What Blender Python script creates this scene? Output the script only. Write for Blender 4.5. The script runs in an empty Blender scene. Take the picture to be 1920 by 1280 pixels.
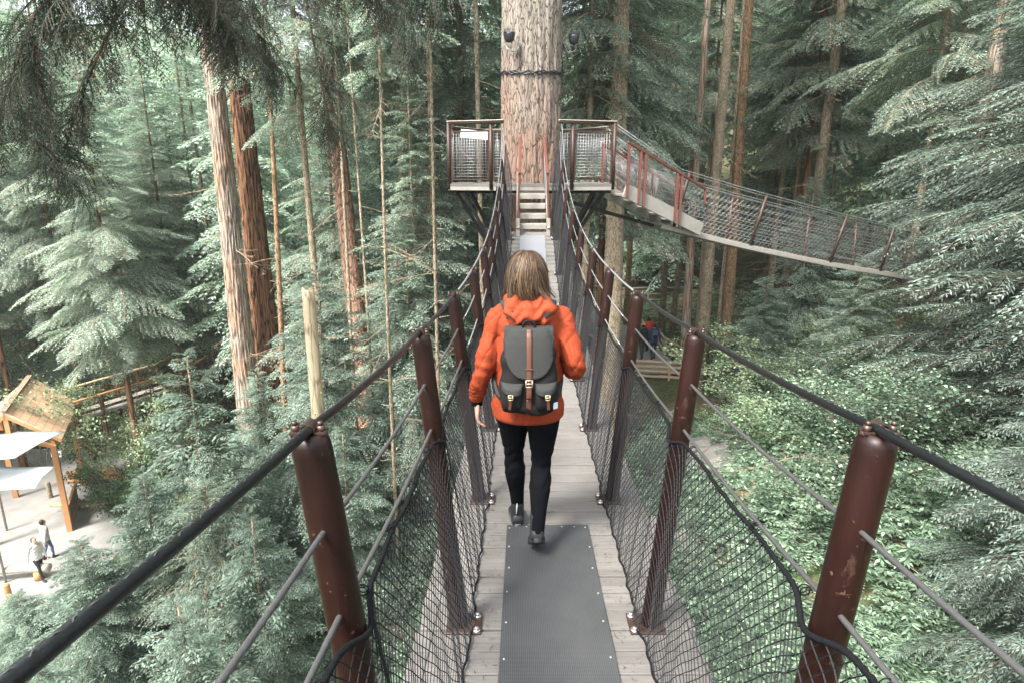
import bpy, math, random
import numpy as np
from mathutils import Vector, Matrix
PI = math.pi
R = math.radians
SC = bpy.context.scene
COL = SC.collection

# ------------------------------------------------------------------ camera, world, sun, exposure
# world units are metres, the camera stands at the origin: z = 0 is the height of the lens
PITCH = R(14.93)
FPX = 1200.0                      # focal length in pixels of the 1920 px wide photograph
cam_d = bpy.data.cameras.new('camera')
cam_d.sensor_width = 36.0
cam_d.lens = 36.0 * FPX / 1920.0
cam_d.clip_start = 0.05
cam_d.clip_end = 600.0
cam = bpy.data.objects.new('camera', cam_d)
COL.objects.link(cam)
cam.location = (0, 0, 0)
cam.rotation_euler = (R(90) - PITCH, 0, 0)
SC.camera = cam

SUN_EL, SUN_AZ = R(54), R(222)    # azimuth measured clockwise from +y
world = bpy.data.worlds.new('World')
SC.world = world
world.use_nodes = True
wn = world.node_tree
wn.nodes.clear()
w_out = wn.nodes.new('ShaderNodeOutputWorld')
w_bg = wn.nodes.new('ShaderNodeBackground')
w_sky = wn.nodes.new('ShaderNodeTexSky')
w_sky.sky_type = 'NISHITA'
w_sky.sun_disc = False
w_sky.sun_elevation = SUN_EL
w_sky.sun_rotation = SUN_AZ
w_sky.air_density = 1.0
w_sky.dust_density = 4.0
w_sky.ozone_density = 0.6
w_hsv = wn.nodes.new('ShaderNodeHueSaturation')
w_hsv.inputs['Saturation'].default_value = 0.35
w_bg.inputs['Strength'].default_value = 0.15
wn.links.new(w_sky.outputs[0], w_hsv.inputs['Color'])
wn.links.new(w_hsv.outputs[0], w_bg.inputs['Color'])
wn.links.new(w_bg.outputs[0], w_out.inputs['Surface'])

sun_d = bpy.data.lights.new('sun', 'SUN')
sun_d.energy = 2.4
sun_d.angle = R(12)
sun_d.color = (1.0, 0.95, 0.88)
sun = bpy.data.objects.new('sun', sun_d)
COL.objects.link(sun)
sdir = Vector((math.sin(SUN_AZ) * math.cos(SUN_EL), math.cos(SUN_AZ) * math.cos(SUN_EL), math.sin(SUN_EL)))
sun.rotation_euler = sdir.to_track_quat('Z', 'Y').to_euler()

SC.view_settings.view_transform = 'Standard'
SC.view_settings.look = 'None'
SC.view_settings.gamma = 1.0
SC.view_settings.exposure = 2.0
try:
    SC.cycles.max_bounces = 8
    SC.cycles.diffuse_bounces = 4
    SC.cycles.transmission_bounces = 4
    SC.cycles.sample_clamp_indirect = 6
except Exception:
    pass

# ------------------------------------------------------------------ small helpers
def at(px, py, Y):
    """world point at distance Y (along +y) that the photograph shows at pixel px, py"""
    xc = (px - 960.0) / FPX; yc = (640.0 - py) / FPX
    d = Vector((xc, math.cos(PITCH) + yc * math.sin(PITCH), -math.sin(PITCH) + yc * math.cos(PITCH)))
    return d * (Y / d.y)

def smooth(t):
    t = min(1.0, max(0.0, t)); return t * t * (3 - 2 * t)

def tag(o, label=None, cat=None, group=None, kind=None):
    if label: o['label'] = label
    if cat: o['category'] = cat
    if group: o['group'] = group
    if kind: o['kind'] = kind
    return o

def empty(name, loc=(0, 0, 0), rz=0.0, label=None, cat=None, group=None, parent=None):
    o = bpy.data.objects.new(name, None)
    o.empty_display_size = 0.2
    COL.objects.link(o)
    o.location = loc
    o.rotation_euler = (0, 0, rz)
    if parent is not None: o.parent = parent
    return tag(o, label, cat, group)

def kids(o):
    return [c for c in SC.objects if c.parent is o]

def copy_tree(o, parent=None, cache={}):
    c = o.copy()
    COL.objects.link(c)
    if parent is not None: c.parent = parent
    for ch in list(o.children):
        copy_tree(ch, c)
    return c

def setmats(me, mats):
    for m in mats: me.materials.append(m)

def np_mesh(name, V, F, mats, parent=None, midx=None, smooth_shade=False, loc=None):
    """V (n,3); F list of (k,3|4) arrays; midx list of ints or arrays matching F"""
    me = bpy.data.meshes.new(name)
    V = np.asarray(V, dtype=np.float32)
    me.vertices.add(len(V)); me.vertices.foreach_set('co', V.ravel())
    loops, tot, mi = [], [], []
    for k, f in enumerate(F):
        f = np.asarray(f, dtype=np.int32)
        if len(f) == 0: continue
        loops.append(f.ravel()); tot.append(np.full(len(f), f.shape[1], dtype=np.int32))
        m = 0 if midx is None else midx[k]
        mi.append(np.full(len(f), m, dtype=np.int32) if np.isscalar(m) else np.asarray(m, dtype=np.int32))
    loops = np.concatenate(loops); tot = np.concatenate(tot); mi = np.concatenate(mi)
    me.loops.add(len(loops)); me.loops.foreach_set('vertex_index', loops)
    me.polygons.add(len(tot))
    st = np.concatenate([[0], np.cumsum(tot)[:-1]]).astype(np.int32)
    me.polygons.foreach_set('loop_start', st); me.polygons.foreach_set('loop_total', tot)
    me.polygons.foreach_set('material_index', mi)
    me.polygons.foreach_set('use_smooth', np.full(len(tot), bool(smooth_shade)))
    setmats(me, mats)
    me.update(calc_edges=True)
    o = bpy.data.objects.new(name, me)
    COL.objects.link(o)
    if parent is not None: o.parent = parent
    if loc is not None: o.location = loc
    return o

class MB:
    """collects boxes, tubes, lofts; build() links them as one mesh object"""
    def __init__(self):
        self.v = []; self.f = []; self.m = []; self.s = []
    def add(self, V, F, m=0, s=False):
        b = len(self.v)
        self.v.extend([tuple(p) for p in V])
        for f in F:
            self.f.append(tuple(i + b for i in f)); self.m.append(m); self.s.append(s)
    def box(self, c, size, rot=None, m=0, bev=0.0):
        x, y, z = [s * 0.5 for s in size]
        rot = rot.to_matrix() if hasattr(rot, 'to_matrix') else (rot or Matrix.Identity(3))
        c = Vector(c)
        if bev <= 0:
            V = [Vector((sx * x, sy * y, sz * z)) for sz in (-1, 1) for sy in (-1, 1) for sx in (-1, 1)]
            F = [(0, 2, 3, 1), (4, 5, 7, 6), (0, 1, 5, 4), (2, 6, 7, 3), (0, 4, 6, 2), (1, 3, 7, 5)]
        else:
            V = []; F = []
            b = min(bev, x * .9, y * .9, z * .9)
            for (zz, sx, sy) in ((-z, x - b, y - b), (-z + b, x, y), (z - b, x, y), (z, x - b, y - b)):
                bx = b if sx == x else 0.0
                V += [Vector(p) for p in ((-sx + bx, -sy, zz), (sx - bx, -sy, zz), (sx, -sy + bx, zz), (sx, sy - bx, zz),
                                          (sx - bx, sy, zz), (-sx + bx, sy, zz), (-sx, sy - bx, zz), (-sx, -sy + bx, zz))]
            for k in range(3):
                for i in range(8):
                    j = (i + 1) % 8
                    F.append((k * 8 + i, k * 8 + j, k * 8 + 8 + j, k * 8 + 8 + i))
            F.append(tuple(range(7, -1, -1))); F.append(tuple(range(24, 32)))
        self.add([rot @ p + c for p in V], F, m)
    def beam(self, a, b, w, h, up=(0, 0, 1), m=0, bev=0.0):
        a = Vector(a); b = Vector(b); d = b - a
        y = d.normalized(); x = y.cross(Vector(up))
        if x.length < 1e-4: x = y.cross(Vector((1, 0, 0)))
        x.normalize(); z = x.cross(y)
        rot = Matrix((x, y, z)).transposed()
        self.box((a + b) / 2, (w, d.length, h), rot, m, bev)
    def tube(self, pts, rad, n=8, m=0, cap=True, s=True, twist=0.0, lobes=0, amp=0.0, close=False):
        pts = [Vector(p) for p in pts]; N = len(pts)
        if not hasattr(rad, '__len__'): rad = [rad] * N
        t0 = (pts[1] - pts[0]).normalized()
        ref = Vector((0, 0, 1)) if abs(t0.z) < .9 else Vector((1, 0, 0))
        u = (ref - t0 * ref.dot(t0)).normalized()
        V = []; L = 0.0
        for i in range(N):
            a = pts[max(0, i - 1)] if not close else pts[(i - 1) % N]
            b = pts[min(N - 1, i + 1)] if not close else pts[(i + 1) % N]
            t = (b - a).normalized()
            u = (u - t * u.dot(t)).normalized(); w = t.cross(u)
            if i: L += (pts[i] - pts[i - 1]).length
            for k in range(n):
                an = 2 * PI * k / n + twist * L * 0
                r = rad[i]
                if lobes: r *= 1 + amp * abs(math.sin((an * lobes + twist * L) * .5)) - amp * .5
                V.append(pts[i] + (u * math.cos(an) + w * math.sin(an)) * r)
        F = []
        M = N if close else N - 1
        for i in range(M):
            j = (i + 1) % N
            for k in range(n):
                l = (k + 1) % n
                F.append((i * n + k, i * n + l, j * n + l, j * n + k))
        if cap and not close:
            F.append(tuple(range(n - 1, -1, -1))); F.append(tuple((N - 1) * n + k for k in range(n)))
        self.add(V, F, m, s)
    def loft(self, rings, m=0, cap=True, s=True):
        n = len(rings[0]); V = [p for r in rings for p in r]; F = []
        for i in range(len(rings) - 1):
            for k in range(n):
                l = (k + 1) % n
                F.append((i * n + k, i * n + l, (i + 1) * n + l, (i + 1) * n + k))
        if cap:
            F.append(tuple(range(n - 1, -1, -1))); F.append(tuple((len(rings) - 1) * n + k for k in range(n)))
        self.add(V, F, m, s)
    def ball(self, c, r, n=8, m=0, scale=(1, 1, 1)):
        c = Vector(c); rings = []
        for i in range(n // 2 + 1):
            th = PI * i / (n // 2); rr = max(1e-4, math.sin(th)) * r
            rings.append([c + Vector((rr * math.cos(2 * PI * k / n) * scale[0], rr * math.sin(2 * PI * k / n) * scale[1], -r * math.cos(th) * scale[2])) for k in range(n)])
        self.loft(rings, m)
    def build(self, name, mats, parent=None, loc=None):
        if not isinstance(mats, (list, tuple)): mats = [mats]
        me = bpy.data.meshes.new(name)
        me.from_pydata([tuple(p) for p in self.v], [], self.f)
        setmats(me, mats)
        me.polygons.foreach_set('material_index', self.m)
        me.polygons.foreach_set('use_smooth', self.s)
        me.update()
        o = bpy.data.objects.new(name, me)
        COL.objects.link(o)
        if parent is not None: o.parent = parent
        if loc is not None: o.location = loc
        return o

# ------------------------------------------------------------------ materials
class NT:
    def __init__(self, name):
        self.m = bpy.data.materials.new(name); self.m.use_nodes = True
        self.t = self.m.node_tree; self.t.nodes.clear()
        self.out = self.n('ShaderNodeOutputMaterial')
    def n(self, ty, **kw):
        nd = self.t.nodes.new(ty)
        for k, v in kw.items():
            if k in nd.inputs: nd.inputs[k].default_value = v
            else: setattr(nd, k, v)
        return nd
    def l(self, a, b): self.t.links.new(a, b)
    def coord(self, scale=(1, 1, 1), kind='Object'):
        tc = self.n('ShaderNodeTexCoord'); mp = self.n('ShaderNodeMapping')
        mp.inputs['Scale'].default_value = scale
        self.l(tc.outputs[kind], mp.inputs['Vector']); return mp.outputs['Vector']
    def noise(self, vec, scale=5, detail=4, rough=.6, dist=0.0):
        nd = self.n('ShaderNodeTexNoise'); nd.inputs['Scale'].default_value = scale
        nd.inputs['Detail'].default_value = detail; nd.inputs['Roughness'].default_value = rough
        nd.inputs['Distortion'].default_value = dist
        self.l(vec, nd.inputs['Vector']); return nd.outputs['Fac']
    def ramp(self, fac, stops):
        r = self.n('ShaderNodeValToRGB'); e = r.color_ramp.elements
        while len(e) < len(stops): e.new(.5)
        for i, (p, c) in enumerate(stops):
            e[i].position = p
            e[i].color = (c, c, c, 1) if not hasattr(c, '__len__') else (*c, 1)
        self.l(fac, r.inputs['Fac']); return r.outputs['Color']
    def mix(self, fac, a, b, mode='MIX'):
        m = self.n('ShaderNodeMix', data_type='RGBA', blend_type=mode)
        for s, x in ((0, fac), (6, a), (7, b)):
            if hasattr(x, 'default_value') and not isinstance(x, (int, float, tuple)): self.l(x, m.inputs[s])
            elif isinstance(x, (int, float)) and s == 0: m.inputs[0].default_value = x
            elif hasattr(x, '__len__'): m.inputs[s].default_value = (*x, 1) if len(x) == 3 else x
            else: self.l(x, m.inputs[s])
        return m.outputs[2]
    def math(self, op, a, b=None):
        m = self.n('ShaderNodeMath', operation=op)
        for i, x in enumerate((a, b)):
            if x is None: continue
            if isinstance(x, (int, float)): m.inputs[i].default_value = x
            else: self.l(x, m.inputs[i])
        return m.outputs[0]
    def bsdf(self, col, rough=.6, bump=None, bstr=.4, bdist=.01, metal=0.0, spec=.5, **kw):
        b = self.n('ShaderNodeBsdfPrincipled')
        if hasattr(col, '__len__'): b.inputs['Base Color'].default_value = (*col, 1)
        else: self.l(col, b.inputs['Base Color'])
        if isinstance(rough, (int, float)): b.inputs['Roughness'].default_value = rough
        else: self.l(rough, b.inputs['Roughness'])
        b.inputs['Metallic'].default_value = metal
        b.inputs['Specular IOR Level'].default_value = spec
        for k, v in kw.items(): b.inputs[k].default_value = v
        if bump is not None:
            bn = self.n('ShaderNodeBump'); bn.inputs['Strength'].default_value = bstr; bn.inputs['Distance'].default_value = bdist
            self.l(bump, bn.inputs['Height']); self.l(bn.outputs[0], b.inputs['Normal'])
        self.l(b.outputs[0], self.out.inputs['Surface'])
        return b

def simple(name, col, rough=.6, metal=0.0, var=.25, scale=8, bstr=.15, **kw):
    t = NT(name); v = t.coord()
    nz = t.noise(v, scale, 5)
    c = t.mix(nz, tuple(x * (1 - var) for x in col), tuple(min(1, x * (1 + var)) for x in col))
    t.bsdf(c, rough, nz, bstr, .01, metal, **kw)
    return t.m

def leafmat(name, dark, light, trans=.35, var=.35, tip=None, rough=.55, nscale=1.3, spec=.25):
    """foliage: reflects and lets light through, colour drifts from tree to tree and clump to clump"""
    t = NT(name); v = t.coord()
    a = t.noise(v, nscale, 3); b = t.noise(v, 9, 2)
    oi = t.n('ShaderNodeObjectInfo')
    f = t.math('ADD', t.math('MULTIPLY', a, .9), t.math('MULTIPLY', b, .5))
    f = t.math('ADD', f, t.math('MULTIPLY', t.math('SUBTRACT', oi.outputs['Random'], .5), var))
    c = t.ramp(f, [(.42, dark), (.62, tuple((x + y) / 2 for x, y in zip(dark, light))), (.86, light)])
    if tip is not None:
        g = t.n('ShaderNodeNewGeometry')
        c = t.mix(t.ramp(g.outputs['Random Per Island'], [(.72, 0.0), (.95, 1.0)]), c, tip)
    gi = t.n('ShaderNodeNewGeometry'); hs = t.n('ShaderNodeHueSaturation')
    t.l(t.math('ADD', t.math('MULTIPLY', gi.outputs['Random Per Island'], .95), .50), hs.inputs['Value']); t.l(c, hs.inputs['Color']); c = hs.outputs['Color']
    d = t.n('ShaderNodeBsdfPrincipled'); t.l(c, d.inputs['Base Color'])
    d.inputs['Roughness'].default_value = rough; d.inputs['Specular IOR Level'].default_value = spec
    tr = t.n('ShaderNodeBsdfTranslucent')
    t.l(t.mix(1.0, c, (1.02, 1.1, .92), 'MULTIPLY'), tr.inputs['Color'])
    mx = t.n('ShaderNodeMixShader'); mx.inputs[0].default_value = trans
    t.l(d.outputs[0], mx.inputs[1]); t.l(tr.outputs[0], mx.inputs[2]); t.l(mx.outputs[0], t.out.inputs['Surface'])
    return t.m

def barkmat(name, dark, mid, light, vs=.22, scale=9, moss=0.0, bstr=.9, patch=None, cw=.12, patch_below=None):
    t = NT(name)
    v = t.coord((1, 1, vs)); v2 = t.coord((1, 1, .6))
    vo = t.n('ShaderNodeTexVoronoi', feature='DISTANCE_TO_EDGE'); vo.inputs['Scale'].default_value = scale
    wob = t.noise(v, scale * .8, 3)
    add = t.n('ShaderNodeVectorMath', operation='ADD'); sc = t.n('ShaderNodeVectorMath', operation='SCALE'); sc.inputs['Scale'].default_value = .12
    cmb = t.n('ShaderNodeCombineXYZ'); t.l(wob, cmb.inputs[0]); t.l(wob, cmb.inputs[1])
    t.l(cmb.outputs[0], sc.inputs[0]); t.l(v, add.inputs[0]); t.l(sc.outputs[0], add.inputs[1]); t.l(add.outputs[0], vo.inputs['Vector'])
    n1 = t.noise(v, scale * 2.2, 6, .7)
    crack = t.ramp(t.math('ADD', vo.outputs['Distance'], t.math('MULTIPLY', t.math('SUBTRACT', n1, .45), cw * 2.6)), [(0.0, 0.0), (cw, 1.0)])
    n2 = t.noise(v2, 1.1, 3)
    c = t.ramp(n1, [(.3, mid), (.7, light)])
    if patch_below is not None:
        sz = t.n('ShaderNodeSeparateXYZ'); tco = t.n('ShaderNodeTexCoord'); t.l(tco.outputs['Object'], sz.inputs[0])
        hh = t.math('ADD', t.math('MULTIPLY', t.math('SUBTRACT', patch_below, sz.outputs[2]), .20), n2)
        c = t.mix(t.ramp(hh, [(.35, 0.0), (.75, .9)]), c, patch)
    elif patch is not None: c = t.mix(t.ramp(n2, [(.42, 0.0), (.6, .85)]), c, patch)
    c = t.mix(t.math('MULTIPLY', crack, 1.0), dark, c)
    if moss > 0:
        c = t.mix(t.math('MULTIPLY', t.ramp(t.noise(v2, 2.3, 4), [(.48, 0.0), (.62, 1.0)]), moss), c, (.075, .1, .035))
    h = t.math('ADD', t.math('MULTIPLY', crack, .7), t.math('MULTIPLY', n1, .5))
    t.bsdf(c, .9, h, bstr, .05, spec=.2)
    return t.m

M = {}
# ---- steel, wood, rope
def make_post_paint():
    t = NT('oxide_red_paint'); v = t.coord((1, 1, .35))
    n = t.noise(v, 14, 5); n2 = t.noise(t.coord(), 38, 5, .75)
    c = t.ramp(n, [(.3, (.008, .0027, .0021)), (.7, (.019, .0052, .0036))])
    chip = t.math('ADD', t.ramp(n2, [(.64, 0.0), (.665, 1.0)]), t.math('MULTIPLY', t.ramp(t.noise(t.coord((1, 1, .5)), 11, 6, .8), [(.61, 0.0), (.66, 1.0)]), .4))
    c = t.mix(t.math('MULTIPLY', chip, .55), c, (.13, .075, .055))
    rg = t.ramp(t.noise(v, 6, 4), [(.35, .30), (.7, .5)])
    t.bsdf(c, rg, n2, .12, .004, spec=.30)
    return t.m
M['post'] = make_post_paint()
M['brown_steel'] = simple('brown_weathered_steel', (.045, .024, .018), .5, .2, .3, 12)
M['rust'] = simple('rust_red_steel', (.11, .034, .022), .55, .1, .3, 10)
M['bolt'] = simple('bolt_steel', (.09, .06, .05), .4, .7, .4, 40)
M['zinc'] = simple('galvanised_steel', (.42, .42, .42), .38, .75, .2, 30)
M['hose'] = simple('black_rubber_hose', (.006, .007, .008), .32, 0, .2, 30)
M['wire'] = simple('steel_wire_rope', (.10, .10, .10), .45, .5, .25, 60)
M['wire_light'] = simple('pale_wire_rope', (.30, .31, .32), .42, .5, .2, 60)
M['net'] = simple('netting_cord', (.010, .011, .013), .7, 0, .3, 20, spec=.2)
M['netfar'] = simple('silver_netting_cord', (.33, .35, .38), .45, .2, .3, 20)
M['rope'] = simple('black_rope', (.006, .0065, .008), .8, 0, .4, 60, .4, spec=.15)
M['darksteel'] = simple('dark_brace_steel', (.02, .02, .02), .5, .4, .3, 10)
M['black'] = simple('black_plastic', (.018, .02, .024), .4)
M['white'] = simple('white_paint', (.5, .51, .51), .5, 0, .06)

def make_planks(name, a, b, pitch, axis=1, grain=(8, 1, 8)):
    t = NT(name)
    tc = t.n('ShaderNodeTexCoord'); sx = t.n('ShaderNodeSeparateXYZ'); t.l(tc.outputs['Object'], sx.inputs[0])
    idx = t.math('FLOOR', t.math('DIVIDE', sx.outputs[axis], pitch))
    wn_ = t.n('ShaderNodeTexWhiteNoise', noise_dimensions='1D'); t.l(idx, wn_.inputs['W'])
    g = t.noise(t.coord(grain), 6, 7, .7)
    st = t.noise(t.coord(), 2.2, 5, .65)
    c = t.ramp(g, [(.25, a), (.75, b)])
    c = t.mix(t.math('MULTIPLY', wn_.outputs[0], .38), c, tuple(x * .55 for x in a), 'MIX')
    c = t.mix(t.ramp(st, [(.5, 0.0), (.75, .45)]), c, (.10, .085, .065))
    t.bsdf(c, .85, g, .5, .004, spec=.25)
    return t.m
M['deck'] = make_planks('weathered_deck_planks', (.115, .109, .101), (.20, .192, .181), .14, 1, (1.0, 14, 14))
M['greywood'] = simple('grey_weathered_timber', (.26, .245, .22), .85, 0, .3, 7, .4)
M['rail_wood'] = simple('pale_handrail_timber', (.40, .36, .31), .8, 0, .25, 7, .3)
M['logwood'] = simple('split_cedar_rail', (.40, .31, .2), .85, 0, .3, 4, .4)
M['cedar'] = simple('orange_cedar_timber', (.48, .24, .10), .7, 0, .25, 3, .2)
def make_mat():
    t = NT('dark_grit_mat')
    tc = t.n('ShaderNodeTexCoord')
    ck = t.n('ShaderNodeTexBrick'); ck.offset = 0.0
    ck.inputs['Scale'].default_value = 1.0
    ck.inputs['Mortar Size'].default_value = .0011; ck.inputs['Brick Width'].default_value = .0075; ck.inputs['Row Height'].default_value = .0075
    t.l(tc.outputs['Object'], ck.inputs['Vector'])
    n = t.noise(t.coord(), 3, 5)
    c = t.mix(ck.outputs['Fac'], (.030, .032, .034), (.070, .074, .077))
    c = t.mix(t.ramp(n, [(.4, 0.0), (.75, .5)]), c, (.085, .085, .085))
    t.bsdf(c, .75, ck.outputs['Fac'], .8, .002, spec=.25)
    return t.m
M['mat'] = make_mat()
M['mat_pale'] = simple('pale_grey_mat', (.155, .165, .18), .6, 0, .12, 4)  # far mat, an even paler and bluer grey than the near one

# ---- bark
M['bark_big'] = barkmat('old_fir_bark', (.095, .072, .06), (.21, .175, .145), (.34, .31, .27), .16, 20, .10, 1.0, patch=(.255, .17, .13), cw=.07, patch_below=12.0)
M['bark_pale'] = barkmat('pale_cedar_bark', (.13, .095, .07), (.34, .27, .215), (.46, .40, .345), .07, 9, .10, .9, patch=(.38, .245, .165))
M['bark_brown'] = barkmat('dark_cedar_bark', (.025, .014, .009), (.17, .085, .048), (.30, .155, .09), .07, 8, .15, 1.0)
M['bark_red'] = barkmat('reddish_bark', (.10, .05, .035), (.36, .20, .14), (.50, .31, .22), .25, 10, .1, .8)
M['bark_slim'] = barkmat('slim_trunk_bark', (.11, .085, .06), (.30, .235, .165), (.42, .34, .25), .4, 14, .35, .5)
M['bark_warm'] = barkmat('warm_trunk_bark', (.06, .037, .022), (.27, .165, .095), (.40, .25, .15), .3, 14, .4, .6)
M['bark_grey'] = barkmat('dark_trunk_bark', (.035, .03, .024), (.16, .125, .09), (.27, .215, .16), .3, 12, .4, .6)  # dark grey brown bark shared by many trunks
M['snagwood'] = barkmat('bleached_snag_wood', (.24, .18, .11), (.47, .38, .25), (.58, .49, .35), .12, 10, .05, .3)
M['twig'] = simple('twig_bark', (.055, .038, .026), .9)
M['deadtwig'] = simple('dead_twig', (.28, .215, .145), .9)
# ---- foliage: near leaf colours dimmed, far ones brightened to even out the light
M['hemlock'] = leafmat('brightened_hemlock_needles', (.145, .205, .165), (.40, .495, .42), .5)  # leaf colour brightened to make up for the shade farther back
M['hemlock_dimmed'] = leafmat('dimmed_hemlock_needles', (.090, .135, .102), (.265, .35, .285), .44)  # same needles, colour darkened to offset the stronger light up close
M['hemlock_backlit'] = leafmat('backlit_hemlock_needles', (.022, .042, .030), (.075, .12, .088), .35)  # same needles again, the boughs' backlit shade put into the leaf colour
M['cedar_leaf'] = leafmat('cedar_fronds', (.095, .14, .115), (.265, .335, .29), .42)
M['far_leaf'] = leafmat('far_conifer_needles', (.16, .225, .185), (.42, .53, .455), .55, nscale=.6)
M['broad'] = leafmat('maple_leaves', (.10, .16, .09), (.30, .40, .25), .45, tip=(.38, .48, .29), spec=.15, rough=.7)
M['shrub'] = leafmat('shrub_leaves', (.065, .115, .078), (.20, .285, .20), .40, tip=(.30, .40, .28), spec=.15, rough=.7)
M['bush'] = leafmat('dense_bush_leaves', (.03, .07, .03), (.10, .18, .075), .35)
def make_ground():
    t = NT('forest_floor'); v = t.coord()
    a = t.noise(v, .55, 6, .65); b = t.noise(v, 7, 6, .7)
    c = t.ramp(b, [(.3, (.05, .038, .025)), (.55, (.12, .09, .06)), (.75, (.2, .16, .11))])
    c = t.mix(t.ramp(a, [(.42, 0.0), (.58, .85)]), c, t.ramp(b, [(.3, (.03, .05, .018)), (.7, (.09, .14, .05))]))
    t.bsdf(c, .95, b, .8, .08, spec=.15)
    return t.m
M['ground'] = make_ground()
M['plaza'] = simple('pale_gravel_paving', (.27, .262, .245), .9, 0, .35, 1.6, .5)
M['path'] = simple('grey_asphalt_path', (.23, .225, .215), .9, 0, .15, 3, .3)
# ================================================================== the suspension bridge we stand on
YS = np.array([-1.6, -.13, 1.11, 2.35, 3.6, 4.83, 6.07, 7.3, 8.55, 9.8, 11.2])
HS = np.array([1.37, 1.595, 1.765, 1.89, 1.975, 2.02, 2.005, 1.94, 1.79, 1.53, 1.06])
_pf = np.polyfit(YS, HS, 5)
def deck_h(y): return float(np.polyval(_pf, y))
def XC(y): return .14 + .019 * y
PLAT_Z = -.24
POSTH = 1.29
POSTS_Y = [1.11 + 1.24 * k for k in range(-1, 9)]
Y_END = 11.2
def xoff(hh, s=1): return .41 + (.105 if s > 0 else .125) * hh / POSTH          # outward lean of the posts
def cable_pt(s, y, hh, sag=.02):
    """point of a longitudinal cable at height hh above the deck, side s"""
    if y <= POSTS_Y[-1]:
        k = max(0, min(len(POSTS_Y) - 2, int((y - POSTS_Y[0]) // 1.24)))
        a, b = POSTS_Y[k], POSTS_Y[k + 1]; t = (y - a) / 1.24
        z = -(deck_h(a) * (1 - t) + deck_h(b) * t) + hh - sag * 4 * t * (1 - t) * (1 if 0 <= t <= 1 else 0)
    else:
        t = (y - POSTS_Y[-1]) / (11.95 - POSTS_Y[-1])
        z0 = -deck_h(POSTS_Y[-1]) + hh; z1 = PLAT_Z + hh * .82
        z = z0 + (z1 - z0) * t
    return Vector((XC(y) + s * xoff(hh, s), y, z))

bridge = empty('suspension_bridge', (XC(0), 0, -deck_h(0)), 0,
               'narrow plank suspension bridge with rust red posts and black side nets under the walking woman', 'footbridge')
bo = Vector((XC(0), 0, -deck_h(0)))
rng = random.Random(5)
# planks
mb = MB()
y = -1.6
while y < Y_END - .05:
    w = .138 + rng.uniform(-.002, .002)
    ym = y + w / 2
    sl = math.atan2(-(deck_h(ym + .05) - deck_h(ym - .05)), .1)
    rot = Matrix.Rotation(sl, 3, 'X') @ Matrix.Rotation(rng.uniform(-.006, .006), 3, 'Z')
    j = rng.uniform(-.0025, .0015); e = rng.uniform(-.012, .012)
    half = .59 if ym < 10.6 else .5
    mb.box(Vector((XC(ym) + e, ym, -deck_h(ym) - .02 + j)) - bo, (half * 2, w - .007, .04), rot, 0, .004)
    y += .14
mb.build('deck', M['deck'], bridge)
# two joists under the planks
for s in (-1, 1):
    mb = MB()
    pts = [Vector((XC(yy) + s * .42, yy, -deck_h(yy) - .09)) - bo for yy in np.linspace(-1.6, 11.15, 30)]
    for a, b in zip(pts[:-1], pts[1:]): mb.beam(a, b, .06, .095)
    pts = [Vector((XC(yy) + s * .30, yy, -deck_h(yy) - .17)) - bo for yy in np.linspace(-1.6, 11.15, 30)]
    mb.build('joist', M['darksteel'], bridge)
    mb = MB(); mb.tube(pts, .014, 6); mb.build('deck_cable', M['darksteel'], bridge)
# needles and crumbs blown onto the planks
def deck_litter():
    r = np.random.RandomState(12); n = 2200
    y = r.uniform(-.5, 11, n); x = r.normal(0, 1, n); x = np.where(r.rand(n) < .55, np.sign(x) * r.uniform(.245, .40, n), np.where(r.rand(n) < .1, 1, 0) * x * .1 + np.sign(x) * r.uniform(.245, .56, n))
    a = r.uniform(0, 6.28, n); L = r.uniform(.003, .011, n); w = r.uniform(.0005, .0014, n)
    V = []
    for i in range(n):
        c = np.array([XC(y[i]) + x[i], y[i], -deck_h(y[i]) + (.004 if abs(x[i]) > .235 or 3.3 < y[i] < 6.85 else .0155)]) - np.array(bo); d = np.array([math.cos(a[i]), math.sin(a[i]), 0]); s_ = np.array([-d[1], d[0], 0])
        V += [c - d * L[i] - s_ * w[i], c - d * L[i] + s_ * w[i], c + d * L[i] + s_ * w[i] + np.array([0, 0, .001]), c + d * L[i] - s_ * w[i] + np.array([0, 0, .001])]
    o = np_mesh('fallen_needles', np.array(V) + np.array(bo), [np.arange(len(V)).reshape(-1, 4)], [simple('dry_needle', (.06, .038, .02), .9)]); tag(o, 'brown dry needles and crumbs scattered over the bridge planks', 'litter', kind='stuff')
deck_litter()
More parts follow.
